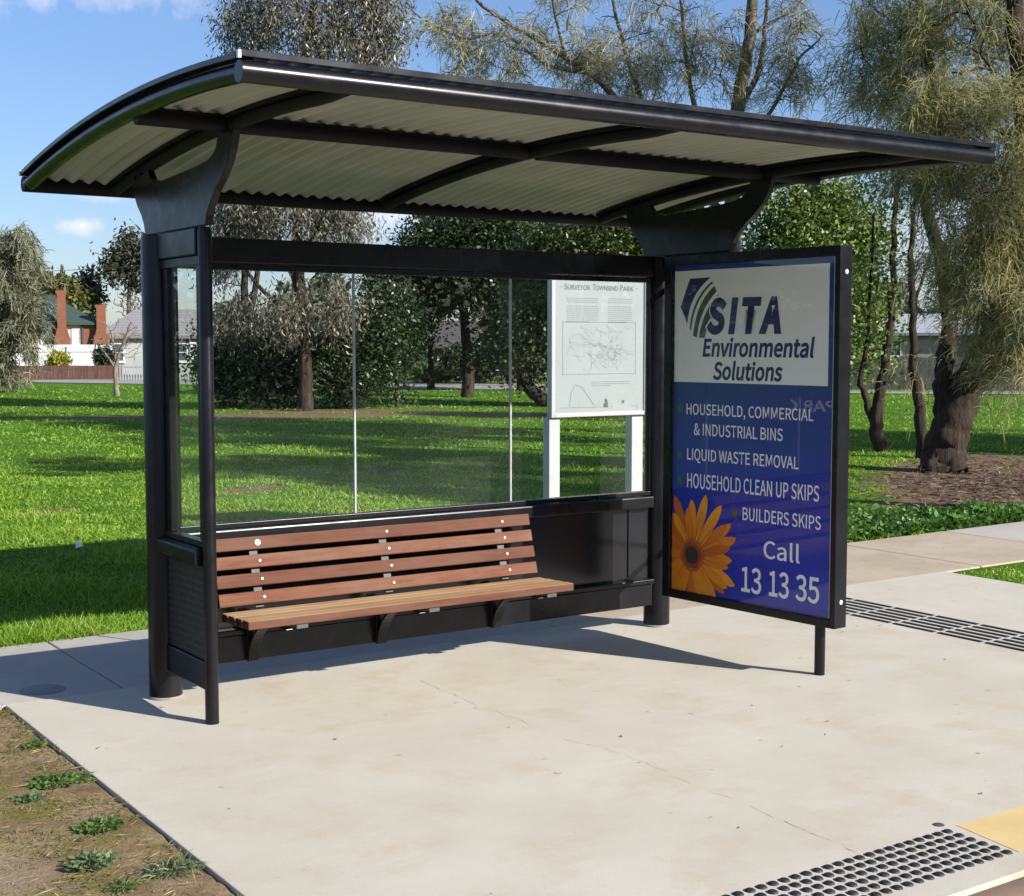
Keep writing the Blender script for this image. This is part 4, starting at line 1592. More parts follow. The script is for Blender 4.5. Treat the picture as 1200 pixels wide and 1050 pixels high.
# dark shrubs and trees in the middle distance
for i, (u, d, blobs_, lab) in enumerate((
        (262, 36.5, [(262, 425, 30, 48, 60)], 'dense dark green shrub at the left end of the bench glass'),
        (318, 35.8, [(318, 430, 40, 42, 70), (300, 400, 26, 34, 30)], 'dense dark green shrub just left of the eucalyptus trunk'),
        (405, 35.5, [(405, 425, 46, 46, 90), (440, 400, 30, 40, 40)], 'dense dark green shrub just right of the eucalyptus trunk'),
        (465, 36.5, [(458, 400, 34, 60, 80)], 'tall dark shrub beside the first glass joint, left of the tiled roof'))):
    b0 = spot(u, d, LAWN_Z)
    make_tree('shrub', lab, 'shrub', b0, [([tuple(b0), tuple(pt(u, 455, d)), tuple(pt(u + 4, 420, d))], 0.07, 0.03)],
              [(*blob3(a, b_, d, ru, rv), n) for a, b_, ru, rv, n in blobs_], 'broad', M_dark, M_bark_dark, group='dark shrubs behind the shelter',
              per_clump=150, clump_r=0.24, leaf=(0.11, 0.062), r_tip=0.008, r_branch=0.025)
b0 = spot(548, 43, LAWN_Z)
T = lambda u, v, d=43: tuple(pt(u, v, d))
make_tree('dark_evergreen_tree', 'broad dark evergreen tree in front of the dark tiled roof behind the middle glass', 'tree', b0,
          [([tuple(b0), T(548, 430), T(545, 380), T(540, 300), T(545, 220)], 0.22, 0.08)],
          [(*blob3(540, 300, 43, 66, 58), 130), (*blob3(512, 312, 43, 32, 36), 46), (*blob3(590, 330, 42.5, 40, 60), 70), (*blob3(470, 345, 43, 36, 40), 34), (*blob3(605, 280, 42.5, 50, 40), 46)],
          'broad', M_dark, M_bark_dark, per_clump=170, clump_r=0.34, leaf=(0.14, 0.08), r_tip=0.01, r_branch=0.05, density=0.75, shell=0.35)
b0 = spot(644, 36.6, LAWN_Z)
T = lambda u, v, d=36.6: tuple(pt(u, v, d))
make_tree('leaning_tree', 'dark leafy tree with a leaning trunk left of the white notice board', 'tree', b0,
          [([tuple(b0), T(632, 466), T(618, 450), T(612, 420), T(640, 360), T(680, 290), T(690, 220)], 0.22, 0.07)],
          [(*blob3(690, 290, 36.6, 80, 50), 150), (*blob3(720, 350, 36.6, 60, 60), 80), (*blob3(630, 350, 36.6, 40, 55), 60), (*blob3(615, 410, 36.6, 30, 34), 34), (*blob3(760, 270, 36.6, 60, 50), 70),
           (*blob3(680, 420, 37, 50, 40), 40)],
          'broad', M_mid, M_bark_dark, per_clump=150, clump_r=0.30, leaf=(0.125, 0.07), r_tip=0.008, r_branch=0.04, density=0.7, shell=0.33)
for u_, d_, bl_, lab_ in ((505, 50, [(500, 330, 40, 40, 60), (470, 380, 30, 36, 40)], 'dark leafy tree behind the tall dark shrub, left of the tiled roof'),
                          (610, 49, [(610, 340, 44, 50, 90), (590, 395, 24, 14, 20)], 'dark leafy tree overhanging the right half of the dark tiled roof')):
    b0 = spot(u_, d_, LAWN_Z)
    make_tree('background_tree', lab_, 'tree', b0, [([tuple(b0), tuple(pt(u_, 420, d_)), tuple(pt(u_, 340, d_))], 0.16, 0.05)],
              [(*blob3(a, b_, d_, ru, rv), n) for a, b_, ru, rv, n in bl_], 'broad', M_dark, M_bark_dark, per_clump=150, clump_r=0.38, leaf=(0.16, 0.09), r_tip=0.01, r_branch=0.05)
b0 = spot(415, 52, LAWN_Z)
make_tree('bare_crown_tree', 'leafless twiggy tree top seen through the glass left of the first joint', 'tree', b0,
          [([tuple(b0), tuple(pt(420, 400, 52)), tuple(pt(430, 340, 52))], 0.15, 0.04)],
          [(*blob3(435, 350, 52, 34, 30), 110)], 'bare', M_twig, M_bark_grey, r_tip=0.012, r_branch=0.03, up=1.2)

# left background
b0 = spot(-20, 47, LAWN_Z)
T = lambda u, v, d=47: tuple(pt(u, v, d))
make_tree('pale_sheoak_tree', 'pale grey-green weeping she-oak at the left edge of the park', 'tree', b0,
          [([tuple(b0), T(-18, 420), T(-15, 340), T(-10, 280)], 0.2, 0.06)],
          [(*blob3(5, 300, 47, 34, 44), 50), (*blob3(20, 345, 47, 32, 40), 46), (*blob3(10, 395, 47, 28, 40), 30), (*blob3(-40, 320, 47, 50, 80), 60), (*blob3(30, 370, 46.6, 18, 22), 12), (*blob3(-5, 425, 47, 24, 20), 14)],
          'needle', M_cas3, M_bark_grey, per_clump=130, clump_r=0.36, leaf=(0.32, 0.026), r_tip=0.012, r_branch=0.05, sag=0.35)
for nm, lab, u, d, bl, lm, dens, lf in (
        ('olive_tree', 'rounded olive-green tree behind the green roof and tall chimney', 72, 92, [(72, 352, 24, 25, 90), (55, 342, 14, 16, 36)], M_olive, 110, (0.34, 0.16)),
        ('far_eucalyptus_tree', 'dark grey-green eucalyptus with open crown behind the grey tiled roof', 152, 95, [(158, 292, 12, 17, 34), (139, 314, 9, 15, 26), (165, 322, 16, 18, 30), (190, 300, 20, 26, 34)], M_fargreen, 70, (0.4, 0.15)),
        ('far_eucalyptus_tree', 'small dark tree between the two red chimneys, far behind the houses', 108, 97, [(108, 334, 6, 10, 20), (106, 352, 10, 10, 18)], M_fargreen, 80, (0.4, 0.15))):
    b0 = spot(u, d, LAWN_Z)
    make_tree(nm, lab, 'tree', b0, [([tuple(b0), tuple(pt(u, 390, d)), tuple(pt(u + 2, 340, d)), tuple(pt(u + 4, 310, d))], 0.25, 0.08)],
              [(*blob3(a, b_, d, ru, rv), n) for a, b_, ru, rv, n in bl], 'broad', lm, M_bark_grey, per_clump=int(dens * 0.6), clump_r=0.38, leaf=lf, r_tip=0.02, r_branch=0.06)
b0 = spot(160, 88, LAWN_Z)
make_tree('bare_brown_tree', 'brownish leafless tree behind the ridge of the grey tiled roof', 'tree', b0,
          [([tuple(b0), tuple(pt(160, 400, 88)), tuple(pt(160, 360, 88))], 0.15, 0.05)], [(*blob3(158, 357, 88, 22, 20), 240)], 'bare', M_twig, M_twig, r_tip=0.022, r_branch=0.04, up=1.2)
b0 = spot(137, 43.8, LAWN_Z)
T = lambda u, v, d=43.8: tuple(pt(u, v, d))
make_tree('bare_street_tree', 'small leafless tree with spreading twigs standing on the lawn left of the shelter', 'tree', b0,
          [([tuple(b0), T(136, 440), T(137, 428), T(146, 400), T(156, 378)], 0.09, 0.03), ([T(136, 432), T(125, 415), T(112, 400)], 0.05, 0.015), ([T(137, 428), T(135, 405), T(130, 385)], 0.045, 0.015)],
          [(*blob3(150, 400, 43.8, 24, 26), 90), (*blob3(122, 405, 43.8, 18, 18), 50), (*blob3(140, 390, 43.8, 26, 20), 60)], 'bare', M_twig, M_bark_pale, r_tip=0.0085, r_branch=0.026, up=1.2, wob=0.12)
b0 = spot(35, 58, LAWN_Z)
make_tree('bare_sapling', 'thin leafless sapling on the verge in front of the brown fence', 'tree', b0,
          [([tuple(b0), tuple(pt(35, 430, 58)), tuple(pt(34, 415, 58))], 0.05, 0.02)], [(*blob3(34, 420, 58, 14, 14), 60)], 'bare', M_twig, M_bark_pale, r_tip=0.010, r_branch=0.02, up=1.2)
for nm, lab, u, v, d, ru, rv, n, lm in (
        ('yellow_shrub', 'round yellow-green garden shrub in front of the white wall', 68, 424, 64.2, 11, 8, 44, M_yel),
        ('dark_shrub', 'dark clipped shrub at the right end of the white wall', 124, 418, 64.2, 9, 11, 40, M_dark),
        ('garden_shrub', 'low grey-green garden shrub under the tiled roof, left of the second glass joint', 560, 440, 58, 26, 10, 60, M_fargreen),
        ('dark_shrub', 'dark bushy shrub hiding the wall of the house with the dark tiled roof', 548, 420, 56, 30, 15, 80, M_dark),
        ('dark_shrub', 'dark bushy shrub at the right corner of the house with the dark tiled roof', 596, 416, 56, 26, 19, 80, M_dark),
        ('garden_shrub', 'green garden shrub with arching leaves in front of the white wall behind the glass', 505, 440, 58, 22, 10, 60, M_bright)):
    b0 = spot(u, d, LAWN_Z)
    make_tree(nm, lab, 'shrub', b0, [([tuple(b0), tuple(pt(u, v + rv * 0.5, d)), tuple(pt(u + 1, v, d))], 0.05, 0.02)], [(*blob3(u, v, d, ru, rv), n)], 'broad', lm, M_bark_grey,
              per_clump=70, clump_r=0.13, leaf=(0.16, 0.09), r_tip=0.01, r_branch=0.02)

# more park trees to the right of the picture; their shade falls over the lawn
for x_, y_, hh, lab in ((12.2, -2.6, 10.0, 'she-oak beyond the right edge, standing in the grass by the pad'), (23.5, -2.5, 10.5, 'she-oak beyond the right edge, second from the pad'),
                        (16.9, 5.0, 12.0, 'tall she-oak farther back on the lawn beyond the right edge')):
    b0 = Vector((x_, y_, LAWN_Z))
    c0 = np.array(b0)
    make_tree('park_tree', lab, 'tree', b0, [([tuple(c0), tuple(c0 + [0.1, 0.1, hh * 0.4]), tuple(c0 + [0.2, -0.1, hh * 0.9])], 0.28, 0.06)],
              [(c0 + [0, 0, hh * 0.72], np.array([2.7, 2.7, hh * 0.26]), 120)], 'needle', M_cas, M_bark_dark, per_clump=85, clump_r=0.45, leaf=(0.42, 0.05), r_tip=0.008, r_branch=0.05)

# behind the viewer: unseen hedge and trees, added to darken the glass reflections
for u_, lab in (((-4.0, -22.0, 26.0, 1.9), 'long unseen green hedge across the road, added for the glass reflections'),):
    x0, y0_, ln_, hh = u_
    N_ = 16000
    P_ = np.stack([rng.random(N_) * ln_, rng.normal(0, 0.35, N_), rng.random(N_) ** 0.8 * hh], 1)
    V, F = leaf_quads(P_, unit(rng.normal(size=(N_, 3))), rng.uniform(0.12, 0.24, N_), rng.uniform(0.08, 0.14, N_))
    o = np_mesh('hedge', V, F, M_dark)
    o.location = (x0, y0_, -0.03)
    tag(o, lab, 'hedge')
for (x_, y_, hh, lab) in ((19.5, -19, 8.5, 'broad unseen tree across the road, added for reflections, nearest the hedge end'), (25, -18, 9.5, 'tallest unseen tree across the road, added for reflections'), (32, -16, 9, 'unseen tree across the road, added for reflections, farthest from the hedge'),
                          (-6, -24, 7, 'unseen tree added for reflections at the other end of the hedge'), (4.0, -25, 6.5, 'unseen tree added for reflections behind the hedge, nearest its left end'),
                          (8.5, -24.5, 7.5, 'unseen tree added for reflections behind the middle of the hedge'), (13.5, -25, 8, 'unseen tree added for reflections behind the right end of the hedge')):
    c0 = np.array([x_, y_, -0.03])
    make_tree('reflection_tree', lab, 'tree', Vector(c0), [([tuple(c0), tuple(c0 + [0.1, 0, hh * 0.4]), tuple(c0 + [0.1, 0.1, hh * 0.8])], 0.25, 0.06)],
              [(c0 + [0, 0, hh * 0.62], np.array([2.8, 2.8, hh * 0.36]), 90)], 'broad', M_dark, M_bark_grey, per_clump=50, clump_r=0.5, leaf=(0.32, 0.18), r_tip=0.01, r_branch=0.05)

# far tree belt, one mass; unseen rear arc added to cover reflected low sky
def belt(b0_, b1_, d0, d1, N, hmin):
    an = rng.uniform(b0_, b1_, N)
    dd = rng.uniform(d0, d1, N)
    prof_ = hmin + 2.0 * np.sin(an * 31) + 1.4 * np.sin(an * 83 + 1) + 0.8 * np.sin(an * 190)
    z = rng.random(N) ** 0.8 * np.maximum(prof_, 2.0)
    return np.stack([CAM.x + dd * np.sin(an), CAM.y + dd * np.cos(an), z], 1)


P_ = np.concatenate([belt(0.0, 0.26, 112, 150, 6000, 3.6), belt(0.26, 0.38, 112, 150, 5000, 2.4), belt(0.38, 1.4, 112, 150, 36000, 4.4), belt(1.4, 6.28, 75, 105, 60000, 6.5)])
N = len(P_)
V, F = leaf_quads(P_, unit(rng.normal(size=(N, 3))), rng.uniform(0.6, 1.2, N), rng.uniform(0.4, 0.7, N))
struct(np_mesh('distant_trees', V, F, M_fargreen), 'stuff')

# ------------------------------------------------------------------ houses and fences across the street
M_cream = simple('cream_render', (0.66, 0.62, 0.50), (0.58, 0.54, 0.43), scale=1.2, rough=0.8)
M_wwall = simple('white_wall', (0.80, 0.80, 0.78), (0.72, 0.72, 0.70), scale=0.8, rough=0.7)


def brick(name, a, b_, mortar, sx=1.0):
    m, t, p = new_mat(name)
    tcn = t.nodes.new('ShaderNodeTexCoord')
    mp_ = t.nodes.new('ShaderNodeMapping')
    mp_.inputs['Rotation'].default_value = (R(90), 0, 0)
    t.links.new(tcn.outputs['Object'], mp_.inputs[0])
    br = t.nodes.new('ShaderNodeTexBrick')
    br.inputs['Color1'].default_value = (*a, 1)
    br.inputs['Color2'].default_value = (*b_, 1)
    br.inputs['Mortar'].default_value = (*mortar, 1)
    br.inputs['Scale'].default_value = 4.4 * sx
    br.inputs['Mortar Size'].default_value = 0.02
    t.links.new(mp_.outputs[0], br.inputs[0])
    c_ = mixc(t, nmath(t, 'MULTIPLY', noise(t, 2.5, 4), 0.5), br.outputs['Color'], tuple(x * 0.6 for x in a))
    t.links.new(c_, p.inputs['Base Color'])
    p.inputs['Roughness'].default_value = 0.9
    return m


M_brick = brick('red_brick', (0.27, 0.082, 0.036), (0.20, 0.058, 0.027), (0.24, 0.16, 0.12))
M_brick2 = brick('brown_brick', (0.22, 0.085, 0.055), (0.16, 0.06, 0.04), (0.2, 0.14, 0.11))


def roofmat(name, a, b_, bands):
    m, t, p = new_mat(name)
    tcn = t.nodes.new('ShaderNodeTexCoord')
    wv_ = t.nodes.new('ShaderNodeTexWave')
    wv_.bands_direction = 'Z'
    wv_.wave_profile = 'SAW'
    wv_.inputs['Scale'].default_value = bands
    wv_.inputs['Distortion'].default_value = 0.3
    t.links.new(tcn.outputs['Object'], wv_.inputs[0])
    c_ = ramp(t, wv_.outputs['Fac'], ((0.0, b_), (0.25, a), (1.0, a)))
    c_ = mixc(t, nmath(t, 'MULTIPLY', noise(t, 6, 5, 0.7), 0.7), c_, tuple(x * 0.55 for x in a))
    t.links.new(c_, p.inputs['Base Color'])
    p.inputs['Roughness'].default_value = 0.7
    bump(t, p, wv_.outputs['Fac'], 0.5, 0.05)
    return m


M_rgreen = roofmat('green_metal_roof', (0.055, 0.085, 0.065), (0.04, 0.062, 0.048), 2.0)
M_rgrey = roofmat('grey_tile_roof', (0.28, 0.27, 0.265), (0.13, 0.12, 0.12), 2.2)
M_rdark = roofmat('dark_tile_roof', (0.10, 0.088, 0.08), (0.045, 0.038, 0.035), 2.6)
M_wframe = simple('window_white', (0.75, 0.75, 0.72), scale=4, rough=0.5)
M_wglass = simple('window_dark_glass', (0.10, 0.12, 0.14), (0.06, 0.07, 0.09), scale=1.5, rough=0.08, spec=0.8)
M_blind = simple('window_blind', (0.62, 0.62, 0.58), (0.52, 0.52, 0.5), scale=2, rough=0.5)
M_gutterb = simple('dark_gutter', (0.05, 0.06, 0.05), scale=4, rough=0.5)


def house_root(name, label, u, d, cat='house', turn=0.0):
    p_ = spot(u, d, LAWN_Z)
    a = math.atan2(p_.x - CAM.x, p_.y - CAM.y)
    return thing(name, label, cat, p_, -a + turn)


def hip(b, x0, x1, y0, y1, ze, zr, rx0, rx1, over=0.35, th=0.12):
    x0, x1, y0, y1 = x0 - over, x1 + over, y0 - over, y1 + over
    ym = (y0 + y1) / 2
    vs = [(x0, y0, ze), (x1, y0, ze), (x1, y1, ze), (x0, y1, ze), (rx0, ym, zr), (rx1, ym, zr),
          (x0, y0, ze - th), (x1, y0, ze - th), (x1, y1, ze - th), (x0, y1, ze - th)]
    b.add(vs, [(0, 1, 5, 4), (1, 2, 5), (2, 3, 4, 5), (3, 0, 4), (6, 7, 1, 0), (7, 8, 2, 1), (8, 9, 3, 2), (9, 6, 0, 3), (9, 8, 7, 6)])


def window(root, x0, x1, y, z0, z1, glass=None, bars=1):
    b = MB()
    f = 0.06
    b.box(x0, x0 + f, y - 0.05, y, z0, z1)
    b.box(x1 - f, x1, y - 0.05, y, z0, z1)
    b.box(x0 + f, x1 - f, y - 0.05, y, z0, z0 + f)
    b.box(x0 + f, x1 - f, y - 0.05, y, z1 - f, z1)
    for k in range(bars):
        zc = z0 + (z1 - z0) * (k + 1) / (bars + 1)
        b.box(x0 + f, x1 - f, y - 0.04, y - 0.002, zc - 0.02, zc + 0.02)
    b.box(x0 - 0.06, x1 + 0.06, y - 0.10, y - 0.051, z0 - 0.06, z0)
    wo = b.build('window', M_wframe, root)
    g_ = MB()
    g_.box(x0 + f, x1 - f, y - 0.018, y - 0.004, z0 + f, z1 - f)
    g_.build('pane', glass or M_wglass, wo)
    return wo


# cream and brick house with two chimneys, d = 72
K = 72 / FPX
h1 = house_root('brick_house', 'cream and brick house with green roof and two flared red brick chimneys', 75, 72)
X_ = lambda u: (u - 75) * K
Z_ = lambda v: hgt(v, 72) - LAWN_Z
b = MB()
b.box(X_(-80), X_(114), 0, 7, 0, Z_(378))
b.build('wall', M_cream, h1)
b = MB()
b.box(X_(63), X_(72), -0.05, -0.002, 0, Z_(380))
b.box(X_(98), X_(113.5), -0.05, -0.002, 0, Z_(380))
b.build('brick_pier', M_brick, h1)
b = MB()
hip(b, X_(-80), X_(112), 0, 7, Z_(378), Z_(343), X_(-30), X_(62), over=0.3)
b.build('roof', M_rgreen, h1)
for (xa, xb, za, zb, zt, side, yy) in ((69, 80, 403, 383, 341, 'both', -0.62), (112.5, 124.5, 405, 385, 357, 'left', -0.42)):
    b = MB()
    fl = 3.5 * K
    prof = [(X_(xa) - fl, 0), (X_(xb) + (fl if side == 'both' else 0), 0), (X_(xb) + (fl if side == 'both' else 0), Z_(za - 6)), (X_(xb) - 0.03, Z_(zb - 2)), (X_(xb) - 0.03, Z_(zt + 4)),
            (X_(xb) + 0.03, Z_(zt + 3)), (X_(xb) + 0.03, Z_(zt)), (X_(xa) - 0.03, Z_(zt)), (X_(xa) - 0.03, Z_(zt + 3)), (X_(xa) + 0.03, Z_(zt + 4)), (X_(xa) + 0.03, Z_(zb)), (X_(xa) - fl, Z_(za - 4))]
    b.prism(prof, 1, yy, -0.06)
    b.build('chimney', M_brick, h1)
b = MB()
b.box(X_(114.3), X_(128), 0.3, 6, 0, Z_(391))
b.build('brick_wing', M_brick, h1)
window(h1, X_(50), X_(60), -0.002, Z_(404), Z_(385), M_blind)
window(h1, X_(85), X_(95.5), -0.002, Z_(404), Z_(385), M_blind)
window(h1, X_(15), X_(29), -0.002, Z_(404), Z_(385))
for u in (64, 96.8):
    b = MB()
    b.tube([(X_(u), -0.09, 0), (X_(u), -0.09, Z_(379))], 0.045, 8)
    b.build('downpipe', M_gutterb, h1)
b = MB()
b.tube([(X_(79), 3.6, Z_(345)), (X_(79), 3.6, Z_(330))], 0.02, 6)
b.tube([(X_(73), 3.6, Z_(328)), (X_(83), 3.9, Z_(331))], 0.018, 6)
for k in range(6):
    x = X_(73.5) + k * 0.08
    b.tube([(x, 3.3, Z_(328.6 + 0.4 * k)), (x, 3.95, Z_(328.6 + 0.4 * k))], 0.012, 5)
b.build('aerial', M_zinc, h1)

K2 = 66 / FPX
wf = house_root('white_wall', 'long low white wall with thin grey posts in front of the brick house', 75, 66, 'wall')
X2 = lambda u: (u - 75) * K2
b = MB()
b.box(X2(-70), X2(131), 0, 0.14, 0, hgt(404, 66) - LAWN_Z)
b.build('wall_panel', M_wwall, wf)
M_gpost = simple('grey_post', (0.30, 0.30, 0.31), scale=5, rough=0.6)
for u in (43, 79, 112, 5):
    b = MB()
    b.box(X2(u) - 0.03, X2(u) + 0.03, -0.06, -0.002, 0, hgt(406, 66) - LAWN_Z)
    b.build('post', M_gpost, wf)
b = MB()
b.box(X2(-60), X2(125), -0.022, -0.0015, hgt(412, 66), hgt(412, 66) + 0.045)
b.build('rail', M_gpost, wf)

K3 = 62.5 / FPX
bf = house_root('brown_fence', 'low reddish brown fence along the verge in front of the white wall', 75, 62.6, 'fence')
X3 = lambda u: (u - 75) * K3
b = MB()
x = X3(14)
while x < X3(138):
    b.box(x, x + 0.119, 0, 0.035, 0.0, 0.64 + random.uniform(-0.008, 0.008))
    x += 0.1205
b.build('boards', simple('brown_boards', (0.115, 0.048, 0.034), (0.06, 0.028, 0.022), scale=2.5, rough=0.85, stretch=(3, 3, 0.5)), bf)
b = MB()
b.box(X3(14), X3(138), 0.037, 0.09, 0.42, 0.50)
b.build('rail', bpy.data.materials['brown_boards'], bf)

# grey tiled house
K = 74 / FPX
h2 = house_root('tiled_house', 'pale house with a grey tiled hip roof beside the bare street tree', 185, 74)
X_ = lambda u: (u - 185) * K
Z_ = lambda v: hgt(v, 74) - LAWN_Z
b = MB()
b.box(X_(124), X_(262), 0, 6, 0, Z_(397))
b.build('wall', simple('grey_render', (0.42, 0.42, 0.41), (0.34, 0.34, 0.335), scale=1, rough=0.8), h2)
b = MB()
hip(b, X_(122), X_(264), 0, 6, Z_(394), Z_(361), X_(160), X_(235), over=0.3)
b.build('roof', M_rgrey, h2)
window(h2, X_(206), X_(220), -0.002, Z_(424), Z_(402))
window(h2, X_(134), X_(148), -0.002, Z_(424), Z_(402))
b = MB()
b.box(X_(222), X_(250), -0.06, -0.002, Z_(425), Z_(399))
b.build('white_cladding', M_wwall, h2)
gf = house_root('metal_fence', 'low grey metal picket fence in front of the tiled house', 185, 61.5, 'fence')
Kg = 61.5 / FPX
b = MB()
x = (139 - 185) * Kg
while x < (252 - 185) * Kg:
    b.box(x, x + 0.06, 0, 0.03, 0.0, 0.68)
    x += 0.115
b.build('pickets', simple('grey_metal', (0.34, 0.35, 0.36), (0.27, 0.28, 0.29), scale=5, rough=0.5), gf)
b = MB()
b.box((139 - 185) * Kg, (252 - 185) * Kg, 0.032, 0.07, 0.56, 0.62)
b.box((139 - 185) * Kg, (252 - 185) * Kg, 0.032, 0.07, 0.10, 0.16)
b.build('rail', bpy.data.materials['grey_metal'], gf)

# houses seen through the glass
K = 60 / FPX
h3 = house_root('dark_roof_house', 'low house with a dark tiled roof seen through the middle glass under the trees', 540, 61)
X_ = lambda u: (u - 540) * K
Z_ = lambda v: hgt(v, 60) - LAWN_Z
b = MB()
b.box(X_(512), X_(640), 0, 6, 0, Z_(404))
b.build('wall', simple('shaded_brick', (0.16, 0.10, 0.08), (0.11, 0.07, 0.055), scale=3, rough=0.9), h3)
b = MB()
hip(b, X_(508), X_(640), 0, 6, Z_(405), Z_(374), X_(500), X_(620), over=0.3)
b.build('roof', M_rdark, h3)
window(h3, X_(535), X_(552), -0.002, Z_(432), Z_(412))
window(h3, X_(572), X_(590), -0.002, Z_(432), Z_(412))
h3b = house_root('white_house', 'white gabled house partly hidden by the tall dark shrub behind the glass', 480, 67)
K = 67 / FPX
X_ = lambda u: (u - 480) * K
Z_ = lambda v: hgt(v, 67) - LAWN_Z
b = MB()
b.box(X_(440), X_(500), 0, 5, 0, Z_(386))
b.prism([(X_(485), Z_(386) + 0.001), (X_(517), Z_(386) + 0.001), (X_(509), Z_(362)), (X_(494), Z_(356))], 1, 0.4, 5)
b.build('wall', M_cream, h3b)
b = MB()
b.add([(X_(435), -0.3, Z_(388)), (X_(486), -0.3, Z_(388)), (X_(484), 2.5, Z_(372)), (X_(440), 2.5, Z_(372)), (X_(435), -0.3, Z_(390)), (X_(486), -0.3, Z_(390)), (X_(484), 2.5, Z_(374)), (X_(440), 2.5, Z_(374))],
      [(0, 1, 2, 3), (7, 6, 5, 4), (0, 4, 5, 1), (1, 5, 6, 2), (2, 6, 7, 3), (3, 7, 4, 0)])
b.build('roof', M_rgrey, h3b)
window(h3b, X_(468), X_(478), -0.002, Z_(412), Z_(396))

# right hand houses and paling fence
K = 60 / FPX
h4 = house_root('grey_roof_house', 'low house with a pale grey roof behind the paling fence, between the slender stems', 1070, 60)
X_ = lambda u: (u - 1070) * K
Z_ = lambda v: hgt(v, 60) - LAWN_Z
b = MB()
b.box(X_(1010), X_(1150), 0, 6, 0, Z_(392))
b.build('wall', simple('tan_wall', (0.40, 0.35, 0.28), (0.33, 0.28, 0.22), scale=1.2, rough=0.85), h4)
b = MB()
hip(b, X_(1008), X_(1152), 0, 6, Z_(390), Z_(366), X_(1040), X_(1125), over=0.3)
b.build('roof', roofmat('pale_metal_roof', (0.42, 0.43, 0.45), (0.3, 0.31, 0.33), 1.4), h4)
window(h4, X_(1040), X_(1056), -0.002, Z_(418), Z_(398))
window(h4, X_(1100), X_(1118), -0.002, Z_(418), Z_(398))
h5 = house_root('blue_grey_house', 'blue-grey house with dark roof behind the fence at the right edge', 1215, 56)
K = 56 / FPX
X_ = lambda u: (u - 1215) * K
Z_ = lambda v: hgt(v, 56) - LAWN_Z
b = MB()
b.box(X_(1172), X_(1330), 0, 6, 0, Z_(386))
b.build('wall', simple('blue_grey_wall', (0.36, 0.40, 0.45), (0.29, 0.33, 0.38), scale=1.2, rough=0.8), h5)
b = MB()
hip(b, X_(1170), X_(1332), 0, 6, Z_(384), Z_(352), X_(1205), X_(1300), over=0.3)
b.build('roof', M_rdark, h5)
window(h5, X_(1184), X_(1200), -0.002, Z_(414), Z_(394))

K = 49.5 / FPX
pf = house_root('paling_fence', 'weathered grey timber paling fence across the back of the park on the right', 1110, 49.5, 'fence')
X_ = lambda u: (u - 1110) * K
M_pal = simple('grey_palings', (0.17, 0.155, 0.145), (0.075, 0.068, 0.064), scale=3, rough=0.95, stretch=(3.5, 3.5, 0.4))
b = MB()
x = X_(925)
while x < X_(1420):
    if not (X_(1154) < x < X_(1164)):
        b.box(x, x + 0.092, 0, 0.02 + random.uniform(0, 0.008), 0.0, 1.16 + random.uniform(-0.035, 0.03))
    x += 0.1
b.build('palings', M_pal, pf)
b = MB()
for z in (0.25, 0.95):
    b.box(X_(925), X_(1420), 0.03, 0.08, z, z + 0.07)
b.build('rail', M_pal, pf)
b = MB()
b.box(X_(1154.5), X_(1163.5), 0.0, 0.022, 0.0, 1.10)
b.build('gate_panel', simple('teal_panel', (0.16, 0.25, 0.25), scale=3, rough=0.7), pf)
b = MB()
b.box(X_(1011.5), X_(1016.5), -0.02, -0.002, 0.78, 1.0)
o = b.build('fence_notice', M_white, None)
o.location = pf.location
o.rotation_euler = pf.rotation_euler
tag(o, 'small white notice fixed to the grey paling fence', 'notice')
k = MB()
k.box(X_(1013), X_(1015), -0.023, -0.0205, 0.86, 0.95)
k.build('notice_print', M_ink, o)

# overhead wire
b = MB()
pa, pb = pt(-260, 328, 84), pt(430, 290, 84)
wl_ = []
for i in range(25):
    f = i / 24
    q_ = pa.lerp(pb, f)
    q_.z -= 0.75 * 4 * f * (1 - f) * 0.5
    wl_.append(q_)
b.tube(wl_, 0.016, 5)
tag(b.build('power_line', M_gutterb), 'thin overhead wire crossing the sky above the left houses', 'power line')

# ------------------------------------------------------------------ grass
M_blade = leaf_mat('grass_blade', ((0.0, (0.075, 0.17, 0.012)), (0.40, (0.182, 0.335, 0.026)), (0.77, (0.32, 0.45, 0.05)), (1.0, (0.52, 0.46, 0.17))), 0.35, 0.45, 0.35, clump=0.9)
N = 500000
u = rng.uniform(-230, 1430, N)
vpix = 452 + (775 - 452) * rng.random(N) ** 0.8
d = 1.655 * FPX / (vpix - 402.3)
fw3 = np.array([math.sin(YAW), math.cos(YAW)])
rt3 = np.array([math.cos(YAW), -math.sin(YAW)])
xy = np.array([CAM.x, CAM.y]) + fw3[None] * d[:, None] + rt3[None] * ((u - 600) / FPX * d)[:, None]
x, y = xy[:, 0], xy[:, 1]
edge = 1.50 + 0.026 * (x + 0.4)
ok = (y > edge + rng.normal(0.035, 0.025, N))
tri = (x > 5.87) & (y < 0.24) & (y > -3.4)
ok |= tri & (rng.random(N) < 0.8)
wob_ = 0.35 * np.sin(x * 1.7 + np.sin(y * 1.3) * 2) + 0.25 * np.sin(y * 2.9 + x)
dirt_amt = dirt_np(x, y) + 0.35 * wob_ * 0.8
ok &= (dirt_amt < 0.35) | (rng.random(N) < 0.04)
thin = 0.5 + 0.5 * np.sin(x * 0.9 + 2 * np.sin(y * 0.7)) * np.sin(y * 1.1 + 1.0)
ok &= rng.random(N) < (0.62 + 0.38 * thin)
x, y, d = x[ok], y[ok], d[ok]
tri = tri[ok]
n = len(x)
tuft = 0.70 + 0.65 * np.clip(np.sin(x * 3.1 + 1.7 * np.sin(y * 2.3)) * np.sin(y * 2.7 + x * 0.6), -0.6, 1)
edgeb = np.exp(-np.maximum(0, y - 1.55) / 0.45) * 0.8
